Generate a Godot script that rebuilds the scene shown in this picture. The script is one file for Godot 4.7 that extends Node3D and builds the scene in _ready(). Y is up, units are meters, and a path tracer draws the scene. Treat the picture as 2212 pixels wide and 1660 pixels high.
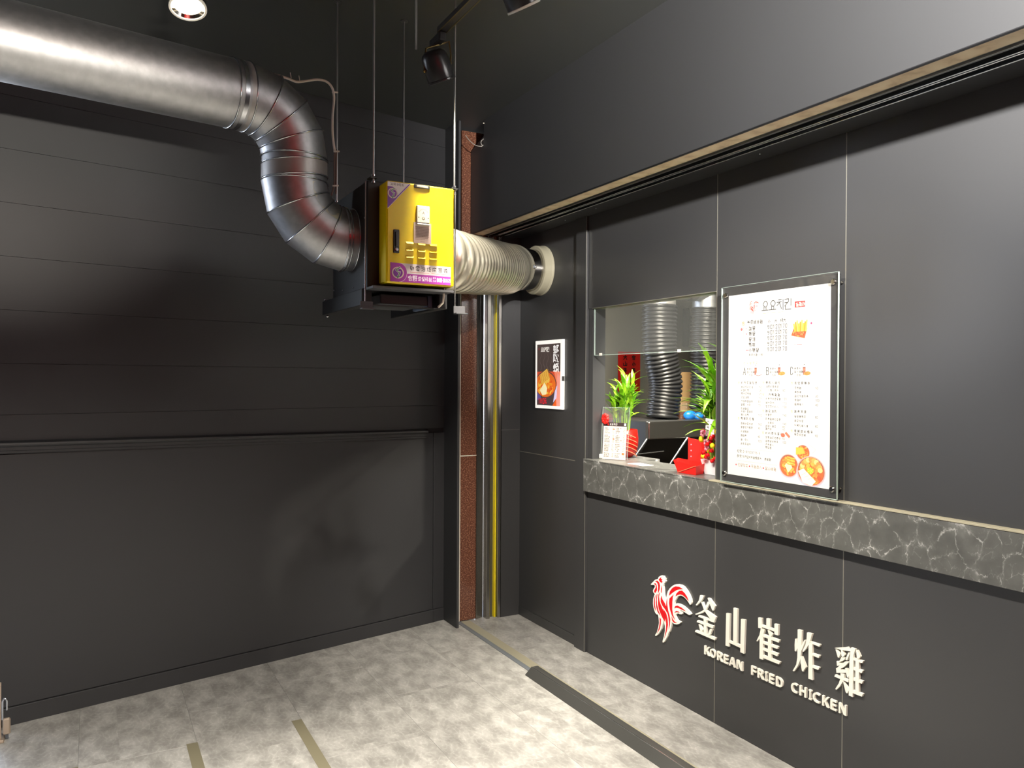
extends Node3D
# A small covered shopfront: black siding wall, hung fume purifier with galvanised duct, dark laminate counter wall.

const LA := Vector3(-0.312, 0, -4.19)      # a point of the skewed left wall, on the floor
var LX := Transform3D(Basis(Vector3(0.9785, 0, -0.2061), Vector3.UP, Vector3(0.2061, 0, 0.9785)), LA)
const WX := 2.547                           # plane of the counter wall
const CE := 3.25                            # ceiling
var M := {}
var rng := RandomNumberGenerator.new()
var used := {}

# ---------------------------------------------------------------- mesh builder
class MB:
	var v := PackedVector3Array()
	var n := PackedVector3Array()
	var u := PackedVector2Array()
	var xf := Transform3D()

	func tri(a: Vector3, b: Vector3, c: Vector3, hint: Vector3, na = null, nb = null, nc = null, ua := Vector2.ZERO, ub := Vector2.ZERO, uc := Vector2.ZERO) -> void:
		var g := (a - c).cross(a - b)
		if g.length_squared() < 1e-18:
			return
		g = g.normalized()
		if g.dot(hint) < 0:
			g = -g
			var t = b; b = c; c = t
			t = nb; nb = nc; nc = t
			t = ub; ub = uc; uc = t
		v.append_array([xf * a, xf * b, xf * c])
		for q in [na, nb, nc]:
			n.append((xf.basis * (g if q == null else q)).normalized())
		u.append_array([ua, ub, uc])

	func quad(a: Vector3, b: Vector3, c: Vector3, d: Vector3, hint: Vector3, uv := Rect2(0, 0, 1, 1)) -> void:
		var p := uv.position
		var e := uv.end
		tri(a, b, c, hint, null, null, null, Vector2(p.x, e.y), e, Vector2(e.x, p.y))
		tri(a, c, d, hint, null, null, null, Vector2(p.x, e.y), Vector2(e.x, p.y), p)

	func box(a: Vector3, b: Vector3, bev := 0.0) -> void:
		var lo := a.min(b)
		var hi := a.max(b)
		var c := (lo + hi) / 2
		var h := (hi - lo) / 2
		var w: float = minf(bev, minf(h.x, minf(h.y, h.z)) * 0.9)
		for ax in 3:
			var i := (ax + 1) % 3
			var j := (ax + 2) % 3
			for s in [-1.0, 1.0]:
				var q: Array[Vector3] = []
				for k in [[-1, -1], [1, -1], [1, 1], [-1, 1]]:
					var p := Vector3.ZERO
					p[ax] = s * h[ax]
					p[i] = k[0] * (h[i] - w)
					p[j] = k[1] * (h[j] - w)
					q.append(c + p)
				var o := Vector3.ZERO
				o[ax] = s
				quad(q[0], q[1], q[2], q[3], o)
			if w > 0:
				for si in [-1.0, 1.0]:
					for sj in [-1.0, 1.0]:
						var q: Array[Vector3] = []
						for k in [[-1, 0], [1, 0], [1, 1], [-1, 1]]:
							var p := Vector3.ZERO
							p[ax] = k[0] * (h[ax] - w)
							p[i] = si * (h[i] if k[1] == 0 else h[i] - w)
							p[j] = sj * (h[j] - w if k[1] == 0 else h[j])
							q.append(c + p)
						var o := Vector3.ZERO
						o[i] = si
						o[j] = sj
						quad(q[0], q[1], q[2], q[3], o)
		if w > 0:
			for x in [-1.0, 1.0]:
				for y in [-1.0, 1.0]:
					for z in [-1.0, 1.0]:
						var o := Vector3(x, y, z)
						tri(c + o * Vector3(h.x, h.y - w, h.z - w), c + o * Vector3(h.x - w, h.y, h.z - w), c + o * Vector3(h.x - w, h.y - w, h.z), o)

	# closed outline in the xy plane of f, raised along its z from z0 to z1
	func ext(poly: PackedVector2Array, f: Transform3D, z0: float, z1: float, bev := 0.0) -> void:
		if Geometry2D.is_polygon_clockwise(poly):
			poly = poly.duplicate()
			poly.reverse()
		var top := poly
		var zt := z1
		if bev > 0:
			var shrunk := Geometry2D.offset_polygon(poly, -bev)
			if shrunk.size() != 1 or shrunk[0].size() != poly.size():
				bev = 0.0
		var ix := Geometry2D.triangulate_polygon(poly)
		var up := f.basis.z
		for k in range(0, ix.size(), 3):
			tri(f * V3(poly[ix[k]], zt), f * V3(poly[ix[k + 1]], zt), f * V3(poly[ix[k + 2]], zt), up)
			tri(f * V3(poly[ix[k]], z0), f * V3(poly[ix[k + 1]], z0), f * V3(poly[ix[k + 2]], z0), -up)
		for k in poly.size():
			var a := poly[k]
			var b := poly[(k + 1) % poly.size()]
			var o := Vector2(b.y - a.y, a.x - b.x)
			quad(f * V3(a, z0), f * V3(b, z0), f * V3(b, z1), f * V3(a, z1), f.basis * V3(o, 0))

	static func V3(p: Vector2, z: float) -> Vector3:
		return Vector3(p.x, p.y, z)

	static func side(t: Vector3) -> Vector3:
		return t.cross(Vector3.UP if absf(t.y) < 0.9 else Vector3.RIGHT).normalized()

	# r: a number or one per point; e: squash of the second axis
	func tube(path: Array, r, seg := 10, caps := true, closed := false) -> void:
		var rings := []
		var norms := []
		var cnt := path.size()
		var s := Vector3.ZERO
		for k in cnt:
			var a: Vector3 = path[(k - 1 + cnt) % cnt] if closed else path[maxi(k - 1, 0)]
			var b: Vector3 = path[(k + 1) % cnt] if closed else path[mini(k + 1, cnt - 1)]
			var t := (b - a).normalized()
			s = side(t) if k == 0 else (s - t * s.dot(t)).normalized()
			var w := t.cross(s)
			var rr: float = r[k] if r is Array else r
			var ring := []
			var nn := []
			var slope := 0.0
			if r is Array and not closed:
				slope = (r[mini(k + 1, cnt - 1)] - r[maxi(k - 1, 0)]) / maxf(a.distance_to(b), 1e-5)
			for j in seg:
				var g := TAU * j / seg
				var d := s * cos(g) + w * sin(g)
				nn.append((d - t * slope).normalized())
				ring.append((path[k] as Vector3) + d * rr)
			rings.append(ring)
			norms.append(nn)
		for k in (cnt if closed else cnt - 1):
			var k2 := (k + 1) % cnt
			for j in seg:
				var j2 := (j + 1) % seg
				face(rings[k][j], rings[k][j2], rings[k2][j2], rings[k2][j], norms[k][j], norms[k][j2], norms[k2][j2], norms[k2][j])
		if caps and not closed:
			for e in [0, cnt - 1]:
				var o: Vector3 = ((path[0] as Vector3) - path[1]) if e == 0 else ((path[cnt - 1] as Vector3) - path[cnt - 2])
				for j in seg:
					tri(path[e], rings[e][j], rings[e][(j + 1) % seg], o)

	func face(a, b, c, d, na, nb, nc, nd) -> void:
		tri(a, b, c, na + nb + nc, na, nb, nc)
		tri(a, c, d, na + nc + nd, na, nc, nd)

	# profile: points (radius, height along axis); each piece smooth round the axis, creased between pieces when hard
	func lathe(prof: Array, at: Vector3, axis: Vector3, seg := 32, hard := true) -> void:
		axis = axis.normalized()
		var s := side(axis)
		var w := axis.cross(s)
		var pn := []
		for k in prof.size() - 1:
			var d: Vector2 = (prof[k + 1] as Vector2) - prof[k]
			pn.append(Vector2(d.y, -d.x).normalized())
		var sgn := 1.0
		var mid := 0.0
		for k in prof.size() - 1:
			var d: Vector2 = (prof[k + 1] as Vector2) - prof[k]
			mid += pn[k].x * d.length()
		if mid < -1e-4:
			sgn = -1.0
		for k in prof.size() - 1:
			var a: Vector2 = prof[k]
			var b: Vector2 = prof[k + 1]
			var n0: Vector2 = pn[k] * sgn
			var n1 := n0
			if not hard:
				if k > 0: n0 = (pn[k] + pn[k - 1]).normalized() * sgn
				if k < prof.size() - 2: n1 = (pn[k] + pn[k + 1]).normalized() * sgn
			for j in seg:
				var g0 := TAU * j / seg
				var g1 := TAU * (j + 1) / seg
				var d0 := s * cos(g0) + w * sin(g0)
				var d1 := s * cos(g1) + w * sin(g1)
				face(at + d0 * a.x + axis * a.y, at + d1 * a.x + axis * a.y, at + d1 * b.x + axis * b.y, at + d0 * b.x + axis * b.y,
					d0 * n0.x + axis * n0.y, d1 * n0.x + axis * n0.y, d1 * n1.x + axis * n1.y, d0 * n1.x + axis * n1.y)

	func ball(c: Vector3, r: Vector3, seg := 10, rings := 6) -> void:
		for i in rings:
			var t0 := PI * i / rings
			var t1 := PI * (i + 1) / rings
			for j in seg:
				var p := []
				for q in [[t0, j], [t0, j + 1], [t1, j + 1], [t1, j]]:
					var g: float = TAU * q[1] / seg
					p.append(Vector3(sin(q[0]) * cos(g), cos(q[0]), sin(q[0]) * sin(g)))
				face(c + p[0] * r, c + p[1] * r, c + p[2] * r, c + p[3] * r, p[0], p[1], p[2], p[3])

	# pipe of radius r from c0 to c1, cut by the planes with normals n0 and n1
	func gore(c0: Vector3, n0: Vector3, c1: Vector3, n1: Vector3, r: float, seg := 40) -> Array:
		var ax := (c1 - c0).normalized()
		var s := side(ax)
		var w := ax.cross(s)
		var ends := [[], []]
		var nn := []
		for j in seg:
			var g := TAU * j / seg
			var d := s * cos(g) + w * sin(g)
			nn.append(d)
			var p := c0 + d * r
			ends[0].append(p + ax * ((c0 - p).dot(n0) / ax.dot(n0)))
			ends[1].append(p + ax * ((c1 - p).dot(n1) / ax.dot(n1)))
		for j in seg:
			var k := (j + 1) % seg
			face(ends[0][j], ends[0][k], ends[1][k], ends[1][j], nn[j], nn[k], nn[k], nn[j])
		return ends

	func mesh(o: Vector3) -> ArrayMesh:
		var p := v.duplicate()
		for i in p.size():
			p[i] -= o
		var a := []
		a.resize(Mesh.ARRAY_MAX)
		a[Mesh.ARRAY_VERTEX] = p
		a[Mesh.ARRAY_NORMAL] = n
		a[Mesh.ARRAY_TEX_UV] = u
		var m := ArrayMesh.new()
		m.add_surface_from_arrays(Mesh.PRIMITIVE_TRIANGLES, a)
		return m

# ---------------------------------------------------------------- scene helpers
func numbered(called: String) -> String:
	var k: int = used.get(called, -1) + 1
	used[called] = k
	return called if k == 0 else "%s_%03d" % [called, k]

func origin_of(o: Node) -> Vector3:
	var p := Vector3.ZERO
	while o is Node3D and o != self:
		p += o.position
		o = o.get_parent()
	return p

func put(called: String, st: MB, m: Material, parent: Node = self, label := "") -> MeshInstance3D:
	var o := MeshInstance3D.new()
	if parent == self:
		var lo := Vector3.INF
		var hi := -Vector3.INF
		for p in st.v:
			lo = lo.min(p)
			hi = hi.max(p)
		o.position = Vector3((lo.x + hi.x) / 2, lo.y, (lo.z + hi.z) / 2)
		o.name = numbered(called)
	else:
		o.name = called
	o.mesh = st.mesh(o.position if parent == self else origin_of(parent))
	o.material_override = m
	o.cast_shadow = GeometryInstance3D.SHADOW_CASTING_SETTING_ON
	parent.add_child(o, true)
	if label: o.set_meta("label", label)
	return o

func tag(o: Node, label: String, category: String, group := "") -> Node:
	o.set_meta("label", label)
	o.set_meta("category", category)
	if group: o.set_meta("group", group)
	return o

func thing(called: String, at: Vector3, label: String, category: String, group := "") -> Node3D:
	var o := Node3D.new()
	o.name = numbered(called)
	o.position = at
	add_child(o)
	tag(o, label, category, group)
	return o

func struct(called: String, st: MB, m: Material, label: String, category: String) -> MeshInstance3D:
	var o := put(called, st, m)
	tag(o, label, category)
	o.set_meta("kind", "structure")
	return o

func mb() -> MB:
	return MB.new()

func bx(a: Vector3, b: Vector3, bev := 0.0) -> MB:
	var st := MB.new()
	st.box(a, b, bev)
	return st

func V(x: float, y: float, z: float) -> Vector3:
	return Vector3(x, y, z)

func pts(text: String) -> PackedVector2Array:
	var out := PackedVector2Array()
	for w in text.split(" ", false):
		var c := w.split(",")
		out.append(Vector2(float(c[0]), float(c[1])))
	return out

func mat(called: String, c: Color, rough := 0.5, metal := 0.0) -> StandardMaterial3D:
	var m := StandardMaterial3D.new()
	m.resource_name = called
	m.albedo_color = c
	m.roughness = rough
	m.metallic = metal
	M[called] = m
	return m

func noise_tex(freq: float, oct: int, ramp: Array, type := FastNoiseLite.TYPE_SIMPLEX, size := 512, sd := 1) -> NoiseTexture2D:
	var f := FastNoiseLite.new()
	f.noise_type = type
	f.frequency = freq
	f.fractal_octaves = oct
	f.seed = sd
	var t := NoiseTexture2D.new()
	t.width = size
	t.height = size
	t.seamless = true
	t.noise = f
	if ramp.size():
		var g := Gradient.new()
		var off := PackedFloat32Array()
		var col := PackedColorArray()
		for r in ramp:
			off.append(r[0])
			col.append(r[1])
		g.offsets = off
		g.colors = col
		t.color_ramp = g
	return t

func triplanar(m: StandardMaterial3D, scale: float) -> void:
	m.uv1_triplanar = true
	m.uv1_world_triplanar = true
	m.uv1_scale = Vector3.ONE * scale
	m.uv1_triplanar_sharpness = 8.0

func G(x: float) -> Color:
	return Color(x, x, x)

# ---------------------------------------------------------------- flat print
class Cv:
	var im: Image
	var w: float
	var h: float
	static var glyphs := {}

	func _init(pw: int, ph: int, bg: Color) -> void:
		w = pw
		h = ph
		im = Image.create(pw, ph, false, Image.FORMAT_RGB8)
		im.fill(bg)

	func poly(p: PackedVector2Array, c: Color) -> void:
		var lo := 1e9
		var hi := -1e9
		for q in p:
			lo = minf(lo, q.y)
			hi = maxf(hi, q.y)
		for y in range(maxi(0, int(lo)), mini(int(h) - 1, int(hi)) + 1):
			var yy := y + 0.5
			var xs := PackedFloat32Array()
			for k in p.size():
				var a := p[k]
				var b := p[(k + 1) % p.size()]
				if (a.y <= yy) != (b.y <= yy):
					xs.append(a.x + (yy - a.y) / (b.y - a.y) * (b.x - a.x))
			xs.sort()
			for k in range(0, xs.size() - 1, 2):
				var x0 := int(round(xs[k]))
				var x1 := int(round(xs[k + 1]))
				if x1 > x0:
					im.fill_rect(Rect2i(x0, y, x1 - x0, 1), c)

	func rect(x: float, y: float, a: float, b: float, c: Color) -> void:
		im.fill_rect(Rect2i(int(x), int(y), maxi(1, int(a)), maxi(1, int(b))), c)

	func seg(a: Vector2, b: Vector2, t: float, c: Color) -> void:
		var d := (b - a).normalized() * t / 2
		var s := Vector2(-d.y, d.x)
		poly(PackedVector2Array([a - d * 0.6 + s, b + d * 0.6 + s, b + d * 0.6 - s, a - d * 0.6 - s]), c)

	func oval(c: Vector2, rx: float, ry: float, col: Color, rot := 0.0) -> void:
		var p := PackedVector2Array()
		for k in 28:
			p.append(c + Vector2(rx * cos(TAU * k / 28), ry * sin(TAU * k / 28)).rotated(rot))
		poly(p, col)

	func ring(c: Vector2, rx: float, ry: float, t: float, col: Color) -> void:
		for k in 24:
			seg(c + Vector2(rx * cos(TAU * k / 24), ry * sin(TAU * k / 24)), c + Vector2(rx * cos(TAU * (k + 1) / 24), ry * sin(TAU * (k + 1) / 24)), t, col)

	func glyph(ch: String, x: float, y: float, sx: float, sy: float, t: float, c: Color) -> void:
		for s in (glyphs.get(ch, "") as String).split(" ", false):
			seg(Vector2(x + (int(s[0]) + 0.5) * sx / 10, y + (int(s[1]) + 0.5) * sy / 10), Vector2(x + (int(s[2]) + 0.5) * sx / 10, y + (int(s[3]) + 0.5) * sy / 10), t, c)

	func text(s: String, x: float, y: float, sx: float, sy: float, step: float, t: float, c: Color) -> void:
		for k in s.length():
			glyph(s[k], x + k * step, y, sx, sy, t, c)

	func tex(halve := true) -> ImageTexture:
		var r: Image = im
		if halve:
			r = im.duplicate()
			r.resize(int(w / 2), int(h / 2), Image.INTERPOLATE_LANCZOS)
		return ImageTexture.create_from_image(r)

func fill_glyphs() -> void:
	Cv.glyphs = {
		"無": "2011 1181 0484 2125 4145 6165 0595 1719 3738 5758 7789", "骨": "2080 2023 8083 2181 0393 0305 9395 2575 2529 7579 2777",
		"韓": "2002 1242 1216 4246 1646 0747 2629 5191 6290 5393 5595 6389 5797 7489", "式": "0181 5068 6899 7091 0444 2447 0848",
		"炸": "2024 2409 2439 1425 3234 6053 5393 6269 6595 6797", "雞": "0040 0111 2122 4132 0444 2428 0645 2519 2549 6052 5259 6292 6494 6696 6999 8289",
		"甜": "3011 0242 2026 0606 0609 4649 0646 0949 5292 6269 8289 6696 6999", "醬": "1014 0212 3034 5091 7193 6494 0595 2629 7679 2676 2878 2979",
		"辣": "2021 0141 1113 3133 0444 0646 2449 5191 5393 5355 9395 5595 7059 7299", "蒜": "0191 3002 6062 2272 0343 2349 0545 5393 7379 5565 9599",
		"味": "0232 0207 3237 0737 4292 4494 6069 6449 6499", "油": "0021 0323 0927 4292 4249 9299 4999 4595 7079", "原": "1191 1109 4031 3282 3236 8286 3484 3686 5669 3538 7799",
		"糕": "0143 2029 0444 2509 2549 5293 6354 7079 5595 5797 6999", "小": "5059 2317 7397", "大": "0393 5053 5309 5399", "特": "0224 2029 0444 0636 5191 7073 5393 5696 8089 6677",
		"套": "0191 5003 5093 2464 2666 0797 4639 3989", "部": "0141 2001 1112 3132 0343 0545 0549 4549 0949 6069 6090 9064 6497 9677", "隊": "0009 0030 3024 2437 3717 5041 8092 4163 6355 6389 5848 7899",
		"鍋": "2003 2043 1242 0444 2428 0848 5090 5005 5093 5393 5459 9499 6686 6668 8688", "元": "2080 0393 3309 6368 6898 9896", "釜": "3003 6093 8109 1199 2575 4549 2878 0999",
		"山": "5058 0308 0898 9398", "崔": "5002 0284 3415 2529 2595 2797 2999 5559 4034", "요": "4060 6082 8283 8365 6545 4523 2322 2240 3538 6568 0898", "치": "2060 0262 4205 3268 8089",
		"킨": "0050 5052 5206 0343 8086 1619 1989", "靜": "0141 0343 0545 2005 1649 1646 4649 1848 6050 5262 5292 9296 5494 5696 7279", "電": "1080 0191 0103 9193 5004 2232 6272 1585 1518 8588 1888 5359 5999",
		"煙": "2009 0203 4233 2549 5090 6064 7174 5494 5353 9493 7479 5797 5999", "處": "5003 5292 0191 0109 3353 2565 3539 4569 6575 7599", "理": "0141 0444 0848 2028 5090 5055 9095 5292 5595 7079 5797 4999",
		"機": "0333 2029 2506 2538 5052 5244 7072 7264 4595 6069 7689 8099", "吉": "0292 5004 1484 2676 2629 7679 2979", "野": "0040 0004 4044 0242 0444 2009 0646 0949 5090 9062 6283 5494 7479 7968",
		"環": "0141 0444 0848 2028 5090 5052 9092 5292 4494 5686 6549 6699", "保": "3004 2329 4090 4044 9094 4494 4696 6469 6649 6699", "科": "3011 0343 2029 2306 2336 6071 6373 5597 8089",
		"技": "0343 2029 0625 5393 7075 5585 8549 5599", "清": "0021 0323 0927 4292 6066 4494 4696 4749 9799 5799", "境": "0333 2027 0737 4090 6061 5292 4494 4487 4687 4849 6498 9899",
		"牛": "2004 1383 0696 5059", "肉": "0292 0209 9299 5036 5076", "麵": "0141 2009 0343 0545 2729 5090 5259 9299 5999 7279 5595", "年": "2002 1181 2484 0696 2446 5059", "飲": "3003 3053 1444 1419 4446 1646 1949 6054 6292 7558 7599",
		"紅": "3012 1232 3205 0545 2529 5191 7179 4999", "茶": "0191 3002 6062 5003 5093 1585 5459 3719 7799", "豬": "3013 0424 2429 2408 5090 6064 9159 4494 5569 8569 5989", "起": "0131 2004 0434 2447 0999 5191 9194 5494 5458 5898",
		"司": "0282 8289 0444 0547 4547 0747", "飯": "3003 3053 1444 1419 4446 1646 1949 9060 6069 6393 9359 6599", "雙": "2006 2141 2343 2545 6056 6191 6393 6595 0888 8809 3899", "人": "5009 5499", "份": "3004 2329 6044 7094 4585 8589 6549",
		"0": "3070 7082 8287 8779 7939 3927 2722 2230", "1": "5059 5032", "2": "2230 3070 7082 8283 8329 2989", "3": "2171 7174 7438 7478 7828", "4": "7079 7026 2696", "5": "7121 2124 2474 7478 7828",
		"6": "7121 2128 2878 7874 7424", "7": "2080 8049", "8": "2171 2128 2878 7178 2474", "9": "7424 2421 2171 7178 7839", "A": "5019 5089 2676", "B": "2029 2070 7083 8364 6424 6485 8587 8779 7929", "C": "8260 6030 3022 2227 2739 3969 6987", "-": "2575", "/": "8029",
	}

func wall_points(text: String) -> PackedVector2Array:      # outlines on the counter wall: millimetres from z = -3.2, millimetres of height
	var p := pts(text)
	for k in p.size():
		p[k] = Vector2(p[k].x / 1000.0 - 3.2, p[k].y / 1000.0)
	return p
const ROOSTER = "64,542 83,559 98,573 120,582 128,595 146,606 165,608 170,600 179,599 176,589 182,586 174,575 167,569 165,561 161,558 165,547 167,531 169,512 180,486 186,499 191,520 198,538 212,556 230,572 251,585 276,592 297,594 317,590 338,577 355,561 369,541 372,528 367,516 361,513 352,521 335,533 318,540 297,542 276,534 263,519 252,504 247,488 263,494 284,497 311,495 339,487 359,478 369,471 363,464 353,462 329,466 305,469 291,469 294,465 303,463 308,457 302,451 288,448 274,448 262,442 256,433 263,420 274,413 297,411 288,402 267,391 250,388 235,391 228,396 227,379 221,359 214,340 206,333 197,311 182,288 170,273 162,270 160,276 171,304 178,335 177,358 171,376 161,385 160,365 153,339 138,316 123,298 106,286 101,289 116,309 126,337 132,362 128,388 122,401 111,399 99,407 88,426 83,446 84,469 91,488 97,499 87,504 82,512 87,523 96,534 98,543 87,544 70,540"
const FEATHERS = "111,551 115,535 115,523 102,506 93,510 95,520 106,535 106,547 91,551 102,557|98,565 117,574 132,568 139,553 136,533 125,511 123,527 125,544 121,558 111,566|128,583 148,598 146,589 158,588 150,582 158,578 154,571 139,573|152,558 154,540 151,517 147,523 147,538|101,492 104,496 99,472 99,448 107,416 95,430 91,451 93,471|115,506 119,502 114,476 116,453 126,426 144,402 122,415 111,437 108,460 110,485|138,519 131,495 136,472 144,460 159,440 174,424 181,405 178,380 159,396 144,414 131,432 125,460 125,489 129,507|151,505 158,488 177,473 192,453 196,430 181,443 159,456 146,472 146,489|166,442 188,424 199,400 202,370 193,336 175,295 187,342 189,373 181,400|195,502 195,473 203,442 212,425 219,403 216,374 209,351 210,384 205,414 196,435 188,462 190,486|209,520 216,543 234,564 258,578 283,582 312,577 290,572 266,562 238,543|257,528 266,545 283,561 304,568 325,560 342,546 352,530 332,541 311,548 290,547 273,539|243,534 236,517 234,493 233,457 239,432 255,411 232,426 217,453 210,482 213,506|249,466 256,479 273,486 301,484 332,475 308,475 284,477 263,474|253,447 263,457 277,459 288,456 270,454|228,422 239,409 253,401 269,401 250,395 235,401|137,390 148,384 147,359 138,332 119,303 134,339 139,367"
const STROKES_FU = "431,577 457,579 444,556 409,522 402,523 423,550|481,577 495,579 532,552 520,527 513,527 485,569|482,559 498,556 473,519 445,495 406,477 397,478 435,499 462,518|438,547 449,550 470,518 538,502 527,476 515,474 470,504 457,517|424,480 530,482 527,473 419,471|414,453 523,456 518,443 409,443|456,476 474,476 477,401 458,400|422,436 435,436 450,418 445,405 436,403|499,436 515,438 500,408 485,404|403,403 538,405 532,392 397,393"
const STROKES_SHAN = "603,538 626,541 622,390 600,389|648,574 672,575 670,419 647,417|694,536 719,539 713,387 691,387|621,419 694,419 694,406 621,409"
const STROKES_CUI = "794,570 815,573 815,528 795,526|841,580 862,582 860,541 840,537|885,569 906,571 905,525 885,524|813,545 886,546 886,536 813,535|810,527 832,529 824,504 803,480 790,465 786,466 803,498|847,532 857,533 875,522 867,508 859,505|804,498 822,500 823,396 803,395|850,502 868,508 869,414 851,411|822,506 913,508 908,496 822,495|822,476 906,478 902,467 822,465|823,447 906,449 901,436 823,437|823,416 917,417 911,405 823,404"
const STROKES_ZHA = "994,538 1001,541 1009,517 1007,504 999,487 993,487 992,512|1007,580 1028,582 1026,501 1020,458 1009,430 990,402 983,402 1001,434 1006,464 1007,516|1041,547 1047,547 1028,500 1025,501 1025,517|1021,474 1029,476 1050,440 1036,416 1030,419 1023,449|1054,581 1079,584 1068,547 1053,518 1037,498 1032,499 1046,528 1052,552|1068,550 1118,552 1114,542 1075,543|1062,541 1080,551 1083,398 1062,397|1081,506 1117,508 1111,496 1081,497|1081,458 1116,460 1110,448 1081,448"
const STROKES_JI = "1185,559 1228,574 1243,582 1255,568 1217,561|1190,555 1199,555 1211,544 1206,528 1200,528|1214,560 1220,562 1233,549 1223,536 1218,538|1247,561 1256,564 1242,529 1235,530|1217,534 1235,537 1228,526 1206,509 1197,506 1209,518|1195,511 1201,508 1231,513 1233,510 1197,493|1233,522 1251,527 1231,502 1211,485 1195,484|1193,483 1201,484 1236,490 1237,480 1195,466|1234,497 1242,498 1253,478 1248,463 1242,467|1189,457 1250,457 1248,447 1186,448|1213,470 1231,474 1228,448 1211,419 1195,400 1190,401 1206,429 1214,453|1223,447 1231,440 1252,418 1244,403 1237,405|1258,583 1279,584 1270,559 1268,398 1251,398 1253,534|1281,581 1287,582 1300,563 1294,552 1285,552|1279,548 1294,549 1294,424 1279,422|1270,548 1312,550 1308,540 1270,539|1271,513 1311,513 1306,502 1271,502|1271,473 1312,474 1307,462 1271,462|1267,425 1312,426 1308,414 1265,413"

# ================================================================ the scene
func _ready() -> void:
	var cam := Camera3D.new()
	cam.name = "camera"
	cam.fov = rad_to_deg(2.0 * atan(830.0 / 1660.0))
	cam.near = 0.05
	cam.far = 100.0
	var psi := atan(907.0 / 1660.0)
	var pitch := atan(10.5 / 1660.0)
	var fw := Vector3(sin(psi) * cos(pitch), -sin(pitch), -cos(psi) * cos(pitch))
	var r0 := fw.cross(Vector3.UP).normalized()
	var u0 := r0.cross(fw)
	var ri := r0 * cos(0.005) + u0 * sin(0.005)
	var up := u0 * cos(0.005) - r0 * sin(0.005)
	cam.transform = Transform3D(Basis(ri, up, -fw), Vector3(0, 1.6, 0))
	add_child(cam)
	cam.current = true

	var env := Environment.new()
	env.background_mode = Environment.BG_SKY
	var sky := Sky.new()
	var sm := ProceduralSkyMaterial.new()
	sm.sky_top_color = Color(0.62, 0.66, 0.72)
	sm.sky_horizon_color = Color(0.78, 0.81, 0.86)
	sm.ground_bottom_color = Color(0.30, 0.30, 0.30)
	sm.ground_horizon_color = Color(0.55, 0.57, 0.60)
	sm.sun_angle_max = 0.0
	sm.sky_energy_multiplier = SKY
	sm.ground_energy_multiplier = SKY
	sky.sky_material = sm
	env.sky = sky
	env.tonemap_mode = Environment.TONE_MAPPER_LINEAR
	env.tonemap_exposure = EXPO
	env.sdfgi_enabled = true
	env.ssao_enabled = true
	env.ssil_enabled = true
	var we := WorldEnvironment.new()
	we.name = "world"
	we.environment = env
	add_child(we)

	fill_glyphs()
	materials()
	room()
	right_wall()
	kitchen()
	counter_things()
	duct()
	purifier()
	hangers()
	spotlights()
	sign_letters()
	wall_boxes()
	floor_things()

const SKY := 4.0
const EXPO := 1.3
const SPOT := 9.0
const WARM := Color(1.0, 0.965, 0.905)

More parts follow.
